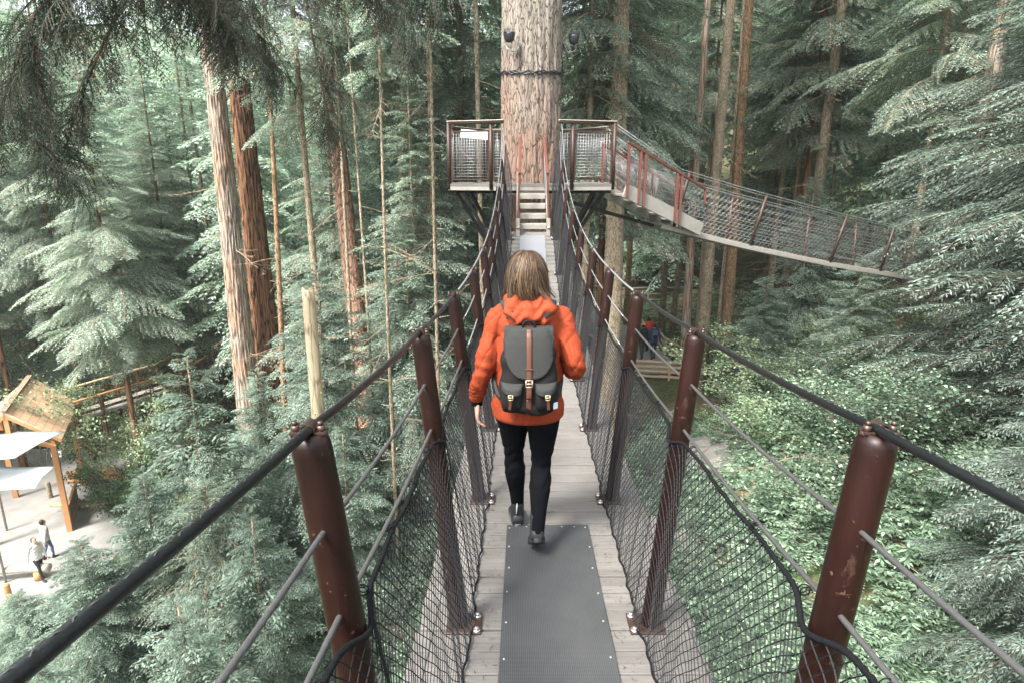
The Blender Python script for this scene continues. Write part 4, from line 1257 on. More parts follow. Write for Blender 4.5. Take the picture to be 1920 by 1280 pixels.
for i, (key, x, y, zt, lab) in enumerate(ced):
    g0 = gz(x, y); Hk = 15.0 if key == 'ced_a' else 8.5
    s = (zt - g0) / Hk; place(key, x, y, 1 + i * 2.2, max(.8, min(1.2, s)), lab, None, None, s)
# broadleaf shrubs
rr = random.Random(12)
GS = 'leafy shrubs on the right hand slope'
for i in range(46):
    y = rr.uniform(11, 27); x = rr.uniform(3.0, 3.5 + y * .62)
    if abs(x - path_x(y)) < 2.2 and y > 21: continue
    if clear(1165, 1340, 30, x, y, 1.7) and y > 15: continue
    key = rr.choice(['shrub_a', 'shrub_b', 'maple_a'] if y > 15 else ['shrub_b', 'shrub_b', 'shrub_a'])
    lab = 'pale green leafy shrub in the thicket on the slope right of the bridge' if key != 'maple_a' else 'thin stemmed maple in the thicket on the slope right of the bridge'
    place(key, x, y, rr.uniform(0, 6), rr.uniform(.75, 1.15), lab, GS if key != 'maple_a' else 'maples on the right hand slope')
for i in range(18):
    y = rr.uniform(12, 24); x = rr.uniform(-9.5, -1.5)
    place(rr.choice(['shrub_b', 'shrub_a']), x, y, rr.uniform(0, 6), rr.uniform(.6, .95), 'pale green leafy shrub on the forest floor left of the bridge', 'leafy shrubs left of the bridge')
for i, (px, py, Y, s, lab) in enumerate(((205, 610, 27.5, 1.25, 'maple with round pale leaves just right of the shingled roof'), (120, 590, 30, 1.3, 'maple behind the ridge of the shingled roof'),
        (30, 620, 31, 1.3, 'maple at the left edge above the shingled roof'), (270, 640, 30, 1.1, 'maple leaning over the wooden walkway railing'), (262, 600, 31.5, 1.0, 'pale maple behind the walkway handrail'))):
    p = at(px, py, Y); s = (p.z - gz(p.x, Y)) / 3.7; place('maple_a', p.x, Y, i * 1.3, 1.25, lab, None, None, s)
for i, (px, py, Y, s, lab) in enumerate(((200, 775, 25.5, 1.0, 'dense round dark green bush right of the pavilion'), (245, 790, 26.5, 1.0, 'second dense green bush, right of the round one by the pavilion'))):
    p = at(px, py, Y); s = (p.z - gz(p.x, Y)) / 2.0; place('bush_a', p.x, Y, i * 2.0, 1.25, lab, None, None, s)

# ================================================================== the forest behind
rr = random.Random(21); pts = []
tries = 0
while len(pts) < 135 and tries < 9000:
    tries += 1
    y = 27 + 60 * rr.random() ** 1.25; x = rr.uniform(-1, 1) * (y * .92 + 4)
    if any((x - q[0]) ** 2 + (y - q[1]) ** 2 < (2.6 if y < 50 else 3.4) ** 2 for q in pts): continue
    if abs(x - path_x(y)) < 2.8 and y < 47: continue
    if clear(395, 530, 30, x, y, 2.2) or clear(1200, 1400, 34, x, y, 2.0): continue
    if x < -13.5 and y < 34: continue
    pts.append((x, y))
labs = {'far_a': 'tall dark conifer %s', 'far_b': 'bushy full conifer %s', 'far_c': 'tall conifer with a long bare trunk %s', 'far_d': 'young low conifer %s'}
kinds = {'far_a': 'tall', 'far_b': 'bushy', 'far_c': 'bare trunked', 'far_d': 'young'}
def zone(x, y):
    px = 960 + x / (y * .966) * FPX
    k = 0 if px < 390 else 1 if px < 560 else 2 if px < 830 else 3 if px < 1160 else 4 if px < 1410 else 5 if px < 1620 else 6
    near = ('behind the wooden walkway', 'just behind the two thick cedars', 'behind the leaning red trunk', 'behind the platform', 'just behind the bare trunks by the walkers', 'behind the second bridge', 'behind the cedar fronds on the right')
    far = ('far up the slope at the left', 'far back between the thick cedars and the walkway', 'far back left of the platform', 'far back beyond the great fir', 'far back beyond the bare trunks', 'far back above the second bridge', 'far back in the upper right')
    return (near if y < 46 else far)[k]
for x, y in pts:
    key = rr.choice(['far_a', 'far_b', 'far_b', 'far_c', 'far_d', 'far_d'] if y < 48 else ['far_a', 'far_b', 'far_b', 'far_d'])
    zn = zone(x, y)
    place(key, x, y, rr.uniform(0, 6.28), rr.uniform(.85, 1.2), labs[key] % zn, kinds[key] + ' conifers ' + zn)
# trees beside and behind the camera that shade the bridge
for i, (x, y, k) in enumerate(((-15, -6, 'far_b'), (-8, -12, 'far_a'), (10, -9, 'far_b'), (21, 12, 'far_b'), (-19.5, 38, 'far_b'), (-27, 35, 'far_a'), (-30, 29, 'far_b'))):
    place(k, x, y, i * 1.1, 1.05, labs[k] % 'beside or behind the viewer, shading the bridge', kinds[k] + ' conifers round the viewer')

rr = random.Random(77)
for i in range(16):
    x = -31 - 16 * rr.random(); y = 6 + 44 * i / 16 + rr.uniform(-1, 1); k = rr.choice(['far_a', 'far_b', 'far_b'])
    place(k, x, y, rr.uniform(0, 6), rr.uniform(.85, 1.1), labs[k] % 'beyond the left side of the pale plaza', kinds[k] + ' conifers left of the plaza')
# ================================================================== near hemlock whose dark boughs hang into the top left
nh = empty('hemlock_tree', (-9.5, 5.5, gz(-9.5, 5.5)), 0, 'near hemlock whose dark boughs hang down across the top left corner', 'tree')
nb0 = Vector(nh.location)
trunk_mesh('trunk', 26, .35, .06, M['bark_grey'], nh, 3, n=16, seg=20)
rr = random.Random(3); rs = np.random.RandomState(3)
paths = [([-9.5, 5.5, 3.4], (330, -150, 6.6), (240, -10, 6.7), (165, 150, 6.8), (110, 320, 6.9)),
         ([-9.5, 5.5, 4.6], (380, -260, 7.3), (540, -110, 7.5), (590, 90, 7.5), (620, 250, 7.6)),
         ([-9.5, 5.5, 2.8], (160, -120, 5.8), (70, 20, 5.9), (10, 170, 6.0), (-50, 290, 6.0)),
         ([-9.5, 5.5, 4.9], (480, -260, 8.0), (640, -140, 8.2), (720, -20, 8.3), (755, 90, 8.3)),
         ([-9.5, 5.5, 4.0], (300, -180, 7.0), (400, -60, 7.2), (460, 30, 7.2), (500, 120, 7.3)),
         ([-9.5, 5.5, 4.4], (450, -200, 6.2), (560, -120, 6.4), (690, -60, 6.6), (800, -30, 6.8)),
         ([-9.5, 5.5, 3.6], (220, -160, 6.0), (310, -80, 6.1), (380, 0, 6.2), (430, 70, 6.3)),
         ([-9.5, 5.5, 4.2], (200, -200, 5.6), (120, -90, 5.7), (90, 30, 5.8), (60, 140, 5.9)),
         ([-9.5, 5.5, 2.2], (-120, 60, 6.5), (-20, 150, 6.5), (60, 240, 6.6), (120, 330, 6.6))]
for pi, pp in enumerate(paths):
    P = [Vector(pp[0])] + [at(*q) for q in pp[1:]]
    # smooth the path
    Q = []
    for i in range(len(P) - 1):
        a = P[max(0, i - 1)]; b = P[i]; c = P[i + 1]; d = P[min(len(P) - 1, i + 2)]
        for k in range(8):
            u = k / 8; Q.append(.5 * ((2 * b) + (c - a) * u + (2 * a - 5 * b + 4 * c - d) * u * u + (3 * b - a - 3 * c + d) * u ** 3))
    Q.append(P[-1]); fo = Fol()
    N = len(Q)
    for i in range(N):
        if i < 9: continue
        d = (Q[min(N - 1, i + 1)] - Q[i - 1]).normalized()
        for sd in (-1, 1, 0, -1, 1):
            if rr.random() < .42: continue
            hd = math.atan2(d.y, d.x) + sd * rr.uniform(.6, 1.2); L = rr.uniform(.35, .95) * (1 - .3 * i / N)
            tm = TM['fine'][.8 if L > .55 else .4]; tm = tm[rr.randrange(5)]
            s = L / (.8 if L > .55 else .4)
            Mx = rotz(hd) @ roty(rr.uniform(.1, 1.25)) @ rotx(rr.gauss(0, .6)) * s
            fo.put(tm, Mx, Q[i] - nb0)
    t = MB(); t.tube([q - nb0 for q in Q], list(np.linspace(.035, .004, N)), 7); b_ = t.build('bough', M['twig'], nh)
    fo.build('needles', M['hemlock_backlit'], M['twig'], b_)
conifer_crown(5, 27, 19.5, 3.4, 36, TM['far'], 0, taper=.6).build('crown', M['hemlock_backlit'], M['twig'], nh)
# ================================================================== people
def catmull(P, n=6):
    P = [np.array(p, float) for p in P]; out = []
    for i in range(len(P) - 1):
        a = P[max(0, i - 1)]; b = P[i]; c = P[i + 1]; d = P[min(len(P) - 1, i + 2)]
        for k in range(n):
            u = k / n; out.append(.5 * ((2 * b) + (c - a) * u + (2 * a - 5 * b + 4 * c - d) * u * u + (3 * b - a - 3 * c + d) * u ** 3))
    out.append(P[-1]); return out
def limb(mb, pts, n=16, sub=5, flat=1.0, dome=True):
    """pts: (x,y,z,r) joints; a closed tapered tube with rounded ends. flat squeezes it front to back"""
    Q = catmull(pts, sub); C = [Vector(q[:3]) for q in Q]; Rr = [max(.002, q[3]) for q in Q]
    t0 = (C[1] - C[0]).normalized(); ref = Vector((0, 1, 0)) if abs(t0.y) < .8 else Vector((1, 0, 0))
    rings = []; N = len(C)
    def ring(c, t, r, ref):
        u = (ref - t * ref.dot(t)).normalized(); w = t.cross(u)
        return [c + (u * math.cos(2 * PI * k / n) * flat + w * math.sin(2 * PI * k / n)) * r for k in range(n)]
    if dome:
        for f in (.95, .7, .35): rings.append(ring(C[0] - t0 * Rr[0] * f, t0, Rr[0] * math.sqrt(1 - f * f), ref))
    for i in range(N):
        t = (C[min(N - 1, i + 1)] - C[max(0, i - 1)]).normalized(); rings.append(ring(C[i], t, Rr[i], ref))
    if dome:
        t1 = (C[-1] - C[-2]).normalized()
        for f in (.35, .7, .95): rings.append(ring(C[-1] + t1 * Rr[-1] * f, t1, Rr[-1] * math.sqrt(1 - f * f), ref))
    mb.loft(rings)
def ellipse_loft(mb, secs, n=28, p=2.3):
    """secs: (cx, cy, z, rx, ry) superellipse rings from low to high, caps closed"""
    rings = []
    for (cx, cy, z, rx, ry) in secs:
        r = []
        for k in range(n):
            a = 2 * PI * k / n; c, s = math.cos(a), math.sin(a)
            r.append(Vector((cx + rx * math.copysign(abs(c) ** (2 / p), c), cy + ry * math.copysign(abs(s) ** (2 / p), s), z)))
        rings.append(r)
    mb.loft(rings)
def fused(name, mb, mat, parent, voxel=.006, smooth_it=4, disp=None):
    tmp = mb.build(name + '_tmp', mat)
    m = tmp.modifiers.new('r', 'REMESH'); m.mode = 'VOXEL'; m.voxel_size = voxel; m.use_smooth_shade = True
    m = tmp.modifiers.new('s', 'SMOOTH'); m.factor = .5; m.iterations = smooth_it
    dg = bpy.context.evaluated_depsgraph_get()
    me = bpy.data.meshes.new_from_object(tmp.evaluated_get(dg)); me.name = name
    bpy.data.objects.remove(tmp)
    if disp is not None:
        n = len(me.vertices); co = np.empty(n * 3, np.float32); no = np.empty(n * 3, np.float32)
        me.vertices.foreach_get('co', co); me.vertex_normals.foreach_get('vector', no)
        co = co.reshape(-1, 3); no = no.reshape(-1, 3); co = co + no * disp(co, no)[:, None].astype(np.float32)
        me.vertices.foreach_set('co', co.ravel())
    me.polygons.foreach_set('use_smooth', np.ones(len(me.polygons), bool)); me.update()
    if not me.materials: me.materials.append(mat)
    o = bpy.data.objects.new(name, me); COL.objects.link(o)
    if parent is not None: o.parent = parent
    return o
M['skin'] = simple('skin', (.52, .30, .22), .5, 0, .08, 20, .05)
M['leggings'] = simple('black_leggings', (.004, .0043, .006), .85, 0, .2, 60, .2, spec=.05)
M['shoe'] = simple('black_shoe_fabric', (.010, .011, .013), .6)
M['sole'] = simple('grey_shoe_sole', (.085, .09, .092), .7)
def make_jacket():
    t = NT('orange_red_rain_jacket'); v = t.coord((1, 1, .6))
    n = t.noise(v, 10, 4, .55, 1.2); f = t.noise(t.coord(), 420, 2)
    c = t.mix(n, (.20, .031, .011), (.28, .050, .019))
    h = t.math('ADD', n, t.math('MULTIPLY', f, .03))
    t.bsdf(c, .72, h, .8, .02, spec=.15); return t.m
M['jacket'] = make_jacket()
def make_hair(name, a, b):
    t = NT(name); g = t.n('ShaderNodeNewGeometry')
    c = t.ramp(g.outputs['Random Per Island'], [(0, a), (.65, tuple(x * .7 + y * .3 for x, y in zip(a, b))), (1, b)])
    t.bsdf(c, .55, spec=.3); return t.m
M['hair_blond'] = make_hair('streaked_brown_blond_hair', (.007, .004, .0023), (.21, .132, .072))
M['hair_under'] = simple('brown_hair_mass', (.028, .016, .009), .6, 0, .4, 30, .5)
M['hair_dark'] = simple('dark_hair', (.02, .014, .012), .45, 0, .4, 60, .5)
def shoe(parent, heel, toe, lift=0.0, name='shoe', mat=None, sc=1.0, solem=None):
    """heel/toe: points on the ground line of the sole"""
    h = Vector(heel); t_ = Vector(toe); d = (t_ - h); L = d.length; d.normalize(); side = d.cross(Vector((0, 0, 1))).normalized(); up = side.cross(d)
    def P(x, s, z): return h + d * x * L + side * s + up * z
    secs = [(-.03, .026, .030, .055), (.02, .033, 0, .075), (.12, .037, 0, .085), (.28, .038, 0, .082), (.45, .040, 0, .066), (.65, .046, 0, .052), (.82, .045, 0, .044), (.95, .034, 0, .034), (1.0, .018, .006, .024)]
    n = 14; rings = []
    for (x, w, z0_, z1) in secs:
        r = []
        for k in range(n):
            a = 2 * PI * k / n; c, s = math.cos(a), math.sin(a)
            zz = (z0_ + z1) / 2 + (z1 - z0_) / 2 * math.copysign(abs(s) ** .8, s)
            r.append(P(x, w * math.copysign(abs(c) ** .7, c) * (1 - .25 * max(0, s)), zz))
        rings.append(r)
    m_ = MB(); m_.loft(rings); limb(m_, [(*P(.17, 0, .06), .038), (*P(.15, 0, .10), .037), (*P(.14, 0, .125), .038)], 14)
    o = m_.build(name, mat or M['shoe'], parent)
    m_ = MB(); rings = []
    for z in (-.004, .002, .016, .020):
        r = []
        for k in range(24):
            a = 2 * PI * k / 24; x = .48 - .52 * math.cos(a); w = (.036 + .010 * smooth((x - .2) / .5)) * abs(math.sin(a)) ** .7 * math.copysign(1, math.sin(a))
            r.append(P(x, w * (1.05 if 0 < z < .018 else 1.0), z))
        rings.append(r)
    m_.loft(rings); m_.build('sole', solem or M['sole'], o)
    return o
def hand(mb, wrist, dirv, palm_n, thumb_side, s=1.0, curl=.45):
    """palm, four unequal bent fingers and a thumb leaving the side of the palm"""
    w = Vector(wrist); d = Vector(dirv).normalized(); nrm = Vector(palm_n); nrm = (nrm - d * nrm.dot(d)).normalized(); sd = d.cross(nrm) * thumb_side
    pal = []
    for (x, hw, ht) in ((-.01, .022, .017), (.02, .032, .016), (.05, .038, .014), (.078, .037, .012), (.086, .032, .009)):
        c = w + d * x * s; pal.append([c + (sd * math.cos(2 * PI * k / 14) * hw + nrm * math.sin(2 * PI * k / 14) * ht) * s for k in range(14)])
    mb.loft(pal)
    for i, (off, L, r) in enumerate(((.028, .066, .0080), (.010, .075, .0083), (-.009, .070, .0079), (-.027, .054, .0070))):
        b = w + d * .076 * s + sd * off * s; P = [(*b, r * s)]; dd = (d + sd * off * 2.2).normalized(); q = b
        for j, f in enumerate((.45, .30, .25)):
            an = curl * (.5 + .35 * j + .08 * i); dd = (dd * math.cos(an) + nrm * math.sin(an)).normalized(); q = q + dd * L * f * s; P.append((*q, r * s * (.95 - .1 * j)))
        limb(mb, P, 8, 3)
    b = w + d * .018 * s + sd * .022 * s; q1 = b + (sd * .8 + d * .65 + nrm * .25).normalized() * .034 * s; q2 = q1 + (d * .95 + sd * .30 + nrm * .3).normalized() * .030 * s; q3 = q2 + (d + nrm * .3).normalized() * .022 * s
    limb(mb, [(*b, .013 * s), (*q1, .0105 * s), (*q2, .0093 * s), (*q3, .0075 * s)], 8, 3)
def head(mb, c, s=1.0, yaw=0.0):
    """c = centre of the skull; face looks along +y turned by yaw"""
    Rz = Matrix.Rotation(yaw, 3, 'Z')
    rings = []
    for (z, rx, ry, cy) in ((-.118, .030, .030, .045), (-.108, .046, .052, .036), (-.085, .056, .072, .022), (-.05, .064, .085, .010), (-.01, .071, .094, .0), (.03, .074, .097, -.004), (.065, .068, .088, -.006), (.09, .052, .067, -.006), (.106, .028, .036, -.006), (.112, .008, .01, -.006)):
        rings.append([c + Rz @ Vector((rx * math.cos(2 * PI * k / 24), cy + ry * math.sin(2 * PI * k / 24), z)) * s for k in range(24)])
    mb.loft(rings)
    def L(p): return c + Rz @ Vector(p) * s
    limb(mb, [(*L((0, .088, .012)), .008 * s), (*L((0, .104, -.012)), .010 * s), (*L((0, .114, -.030)), .013 * s)], 8, 3)
    limb(mb, [(*L((-.022, .080, -.066)), .006 * s), (*L((0, .090, -.064)), .009 * s), (*L((.022, .080, -.066)), .006 * s)], 8, 3)
    limb(mb, [(*L((-.018, .078, -.077)), .007 * s), (*L((0, .086, -.078)), .009 * s), (*L((.018, .078, -.077)), .007 * s)], 8, 3)
    for q in (-1, 1):
        limb(mb, [(*L((q * .070, -.004, .012)), .012 * s), (*L((q * .077, -.010, -.008)), .013 * s), (*L((q * .070, -.002, -.030)), .009 * s)], 8, 3, .5)
        limb(mb, [(*L((q * .014, .088, .026)), .006 * s), (*L((q * .044, .076, .024)), .007 * s)], 8, 3)
def person(loc, rz, J, label, top, legs, hairm, shoem, skin=None, voxel=.010, group=None, jk=None, scale=1.0, hat=None, hip_r=.0, hands=True, hood=False):
    """J: joints in metres for a figure whose feet stand at z=0, facing +y"""
    ro = empty('person', loc, rz, label, 'person', group); ro.scale = (scale,) * 3
    skin = skin or M['skin']
    hc = Vector(J['head']); ch = Vector(J['chest']); pv = Vector(J['pelvis'])
    b = MB()
    ellipse_loft(b, [(pv.x, pv.y, pv.z - .09, .13, .095), (pv.x, pv.y, pv.z, .150, .11), (pv.x * .6 + ch.x * .4, pv.y, pv.z + .13, .120, .09), (ch.x, ch.y, ch.z - .05, .135, .10), (ch.x, ch.y, ch.z + .07, .130, .085), (ch.x, ch.y, ch.z + .12, .08, .06)])
    limb(b, [(ch.x, ch.y, ch.z + .08, .058), (*(hc - Vector((0, .012, .10))), .050), (*(hc - Vector((0, 0, .03))), .05)], 14)
    head(b, hc, 1.0, J.get('yaw', 0))
    for s, k in ((-1, 'L'), (1, 'R')):
        sh, el, wr = [Vector(q) for q in J['arm' + k]]
        sh = sh - Vector((.025 if sh.x > 0 else -.025, 0, .012)); limb(b, [(*sh, .040), (*((sh + el) / 2), .038), (*el, .034), (*((el * .6 + wr * .4)), .034), (*wr, .023)], 12)
        hip, kn, an = [Vector(q) for q in J['leg' + k]]
        limb(b, [(*hip, .072), (*(hip.lerp(kn, .4)), .064), (*(hip.lerp(kn, .8)), .045), (*kn, .041), (*(kn.lerp(an, .3)), .042), (*(kn.lerp(an, .7)), .032), (*an, .028)], 14)
        heel, toe = [Vector(q) for q in J['foot' + k]]
        limb(b, [(*(an), .022), (*(an.lerp(heel.lerp(toe, .3), .45)), .022), (*(heel.lerp(toe, .62) + Vector((0, 0, .032))), .014)], 10)
        hd = Vector(J.get('hand' + k, wr - el)); hand(b, wr + hd.normalized() * .012, hd, J.get('palm' + k, (-s, .2, 0)), J.get('thumb' + k, 1 if s > 0 else -1))
    body = fused('body', b, skin, ro, voxel * .5 if voxel < .008 else voxel * .6, 2)
    # eyes
    for q in (-1, 1):
        e = MB(); e.ball(hc + Matrix.Rotation(J.get('yaw', 0), 3, 'Z') @ Vector((q * .030, .082, .010)), .0115, 10); e.build('eye', M['white'], ro)
    l = MB()
    ellipse_loft(l, [(pv.x, pv.y, pv.z - .10, .125, .10), (pv.x, pv.y, pv.z - .02, .158 + hip_r, .118), (pv.x, pv.y, pv.z + .08, .145 + hip_r, .11)])
    for s, k in ((-1, 'L'), (1, 'R')):
        hip, kn, an = [Vector(q) for q in J['leg' + k]]; g_ = J.get('leg_r', 1.0)
        limb(l, [(*hip, .086 * g_), (*(hip.lerp(kn, .22)), .088 * g_), (*(hip.lerp(kn, .5)), .076 * g_), (*(hip.lerp(kn, .85)), .056 * g_), (*kn, .054 * g_), (*(kn.lerp(an, .28) + Vector((0, -.012, 0))), .058 * g_), (*(kn.lerp(an, .65)), .044 * g_), (*an, .036 * g_)], 16)
    fused('leggings' if legs is M['leggings'] else 'trousers', l, legs, ro, voxel, 3, lambda co, no: .0022 * np.sin(co[:, 2] * 90 + 4 * np.sin(co[:, 0] * 30)) * (np.abs(co[:, 2] - J['legL'][1][2]) < .1))
    for s, k in ((-1, 'L'), (1, 'R')):
        heel, toe = J['foot' + k]; shoe(ro, heel, toe, mat=shoem, solem=M['shoe'] if heel[2] > .05 else None)
    return ro, hc, ch, pv
# ---- the woman walking ahead
WX, WY = .083, 3.08
WZ = -deck_h(WY)
def dz(y): return -deck_h(WY + y) - WZ + .004     # deck height under a local point
J = dict(head=(-.012, .03, 1.445), yaw=.06, chest=(-.004, .012, 1.20), pelvis=(0, 0, .82),
         armL=((-.158, .0, 1.265), (-.222, -.035, 1.00), (-.262, .045, .800)), armR=((.158, .0, 1.265), (.232, -.06, 1.03), (.185, .15, .985)),
         legL=((-.078, .01, .80), (-.072, .12, .45), (-.050, .205, .10)), legR=((.080, -.01, .80), (.070, .02, .44), (.048, -.165, .165)),
         footL=((-.050, .155, dz(.155) + .004), (-.062, .385, dz(.385) + .006)), footR=((.046, -.215, .135), (.045, -.055, dz(-.055) + .016)),
         handL=(-.012, .05, -1), palmL=(1, .1, 0), thumbL=-1, handR=(-.5, 1, .3), palmR=(-1, 0, 0), thumbR=1, leg_r=.98)
# palms: the thumb of the hanging left hand points forward (+y)
wo, hc, ch, pv = person((WX, WY, WZ), 0, J, 'woman in orange red rain jacket and black leggings walking away over the bridge', M['jacket'], M['leggings'], M['hair_blond'], M['shoe'], voxel=.006, hip_r=.004)
# jacket
jk = MB()
ellipse_loft(jk, [(0, 0, .728, .166, .128), (0, 0, .745, .180, .137), (0, 0, .80, .183, .138), (0, 0, .90, .170, .128), (-.002, .0, 1.02, .164, .122), (-.003, .004, 1.14, .170, .122), (-.004, .006, 1.23, .168, .112), (-.004, .008, 1.285, .140, .095), (-.004, .012, 1.325, .095, .075), (-.006, .015, 1.355, .070, .064)], 36, 2.25)
def sleeve(P): limb(jk, P, 20, 6)
sleeve([(-.115, .0, 1.262, .052), (-.158, -.002, 1.238, .056), (-.186, -.022, 1.13, .053), (-.216, -.038, 1.02, .051), (-.238, -.020, .94, .048), (-.255, .018, .875, .042), (-.262, .038, .830, .035)])
sleeve([(.108, .0, 1.262, .052), (.155, -.005, 1.238, .057), (.188, -.035, 1.14, .055), (.222, -.062, 1.045, .057), (.230, -.02, .995, .054), (.215, .06, .99, .053), (.190, .13, .985, .042)])
def folds(co, no):
    x, y, z = co[:, 0], co[:, 1], co[:, 2]
    arm = smoothstep(np.abs(x), .165, .20)
    f = .0022 * np.abs(np.sin(z * 62 + x * 46 + 1.7 * np.sin(y * 26 + z * 11))) ** .7 * arm
    el = np.exp(-((z - 1.0) / .08) ** 2) * arm; f += .0034 * el * np.sin(z * 105 + x * 40 + y * 30)
    cuff = np.exp(-((z - .86) / .035) ** 2) * (x < -.18); f += .004 * cuff * np.abs(np.sin(z * 150 + y * 20))
    tor = 1 - arm; f += .0032 * tor * np.sin(x * 38 + 2.2 * np.sin(z * 9) + y * 8) * smoothstep(1.15 - z, 0, .3)
    f += .004 * tor * np.sin(z * 30 + 3 * np.abs(x) * 20 + 2 * np.sin(x * 15))
    f += .0048 * np.sin(z * 17 + x * 21 + 2 * np.sin(z * 7 + y * 19))
    f += .0045 * (1 - np.abs(np.sin(z * 21 + x * 34 + 1.3 * np.sin(y * 23 + z * 6)))) ** 3
    f -= .0040 * (1 - np.abs(np.sin(z * 33 - x * 27 + 2.1 * np.sin(z * 8 + 1)))) ** 4 * smoothstep(np.abs(x), .09, .14)
    return f * (arm + (1 - arm) * smoothstep(z, .75, .86))
def smoothstep(v, a, b): t = np.clip((v - a) / (b - a), 0, 1); return t * t * (3 - 2 * t)
jo = fused('jacket', jk, M['jacket'], wo, .0055, 5, folds)
# hood lying on the shoulders: a rolled collar with a crumpled bag behind
hd = MB()
for r_, zz, yy, rx, ry in ((.030, 1.318, .0, .092, .078), (.027, 1.347, .0, .083, .070)):
    pts = [(rx * math.cos(a) - .005, yy + ry * math.sin(a) + .005, zz + .014 * math.cos(a * 2) - (.012 if math.sin(a) < -.3 else 0), r_ * (1.15 if math.sin(a) < 0 else .8)) for a in np.linspace(0, 2 * PI, 18)]
    limb(hd, pts, 12, 3, 1.0, False)
ellipse_loft(hd, [(-.004, -.085, 1.222, .035, .018), (-.003, -.098, 1.235, .082, .034), (-.002, -.104, 1.262, .112, .046), (0, -.100, 1.295, .124, .050), (0, -.088, 1.325, .122, .046), (0, -.070, 1.350, .104, .036), (0, -.06, 1.362, .07, .02)], 36, 2.2)
def hfold(co, no):
    x, y, z = co[:, 0], co[:, 1], co[:, 2]
    return .007 * np.sin(np.abs(x) * 52 + z * 58 + .8) + .0055 * np.sin(z * 105 - x * 44 + 1.5 * np.sin(x * 60)) + .003 * np.sin(x * 120 + z * 30)
ho = fused('hood', hd, M['jacket'], wo, .005, 5, hfold)
# black inner cuff
cf = MB(); limb(cf, [(-.2615, .036, .835, .034), (-.264, .046, .800, .030), (-.265, .050, .775, .029)], 16, 4, 1, False); cf.build('cuff', M['leggings'], wo)
cf = MB(); limb(cf, [(.190, .12, .987, .036), (.183, .152, .985, .031)], 16, 4, 1, False); cf.build('cuff', M['leggings'], wo)
cf = MB(); limb(cf, [(-.006, .018, 1.345, .066), (-.008, .022, 1.372, .060)], 24, 4, 1, False); cf.build('collar', simple('dark_scarf', (.02, .022, .03), .8), wo)
# hair: a mass under a coat of fine strands, a chin length bob
hair = MB()
hc = Vector(hc)
rings = []
for (z, rx, ry, cy) in ((-.088, .070, .055, -.050), (-.075, .086, .072, -.040), (-.05, .092, .088, -.026), (-.01, .096, .102, -.014), (.035, .093, .106, -.008), (.072, .080, .096, -.008), (.098, .060, .073, -.008), (.117, .034, .042, -.008), (.123, .008, .01, -.008)):
    rings.append([hc + Vector((.90 * rx * math.cos(2 * PI * k / 32), min(cy + ry * math.sin(2 * PI * k / 32), .062 if z < .055 else 1), z)) for k in range(32)])
hair.loft(rings)
hm = hair.build('hair', M['hair_under'], wo)
rs = np.random.RandomState(4); SV = []
def hair_path(az, st, end, out, flick, wave, ph_, n=10, wid=1.0):
    P = []
    for k in range(n):
        t = k / (n - 1); th = st + (2.15 - st) * t
        if th < 1.4: zz = .120 * math.cos(th); rr_ = math.sin(th) ** .9
        else:
            u = (th - 1.4) / .75; zz = .120 * math.cos(1.4) * (1 - u) + end * u; rr_ = 1.0 + .045 * math.sin(u * PI) - .20 * u ** 2.5
        rr_ *= out * (1 + .035 * math.sin(t * 9 + ph_) * wave * t)
        a = az + .10 * wave * t * math.sin(ph_ * 3 + t * 5)
        x = .089 * rr_ * math.cos(a); y = -.010 + .108 * rr_ * math.sin(a)
        if th >= 1.4: fl_ = ((th - 1.4) / .75) ** 3; x += flick * fl_; y -= .3 * abs(flick) * fl_
        P.append(hc + Vector((x, min(y, .078 if zz < .05 else 1), zz + .002)))
    return P
lk = MB()
for i in range(150):
    az = rs.uniform(PI * .78, 2 * PI + PI * .22); st = rs.uniform(.05, .9); end = rs.normal(-.098, .016); ph_ = rs.uniform(0, 6)
    P = hair_path(az, st, end, rs.uniform(.93, 1.075), rs.normal(.016 * math.cos(az), .022), 1.7, ph_)
    r0_ = rs.uniform(.006, .011); lk.tube(P, [r0_ * q for q in (.25, .7, 1, 1.1, 1.1, 1.1, 1, .85, .55, .08)], 6)
    for q in range(16):
        off = Vector((rs.normal(0, .004), rs.normal(0, .004), rs.normal(0, .003)))
        SV.append(([hc + (p - hc) * 1.045 + off * (1 + .8 * k / 9) for k, p in enumerate(P)], rs.uniform(.0007, .0015)))
lk.build('locks', M['hair_under'], hm)
for i in range(420):
    az = rs.uniform(PI * .8, 2 * PI + PI * .2); P = hair_path(az, rs.uniform(.1, 1.2), rs.normal(-.105, .022), rs.uniform(1.04, 1.13), rs.normal(.02 * math.cos(az), .03), 2.0, rs.uniform(0, 6)); SV.append((P, .0005))
V = []; F = []
for P, w in SV:
    b = len(V)
    for k, p in enumerate(P):
        tdir = (P[min(k + 1, len(P) - 1)] - P[max(k - 1, 0)]); o_ = (p - hc - Vector((0, -.01, 0))); s_ = tdir.cross(o_); s_.normalize(); ww = w * (1 - .75 * (k / (len(P) - 1)) ** 2)
        V.append(p - s_ * ww); V.append(p + s_ * ww)
    for k in range(len(P) - 1): F.append((b + 2 * k, b + 2 * k + 1, b + 2 * k + 3, b + 2 * k + 2))
np_mesh('strands', np.array(V), [np.array(F)], [M['hair_blond']], hm, smooth_shade=True)
t = MB(); t.tube([(-.058, .148, .085), (-.056, .152, .12), (-.054, .158, .15)], [.003, .0035, .002], 6); t.build('pull_tab', M['white'], wo)

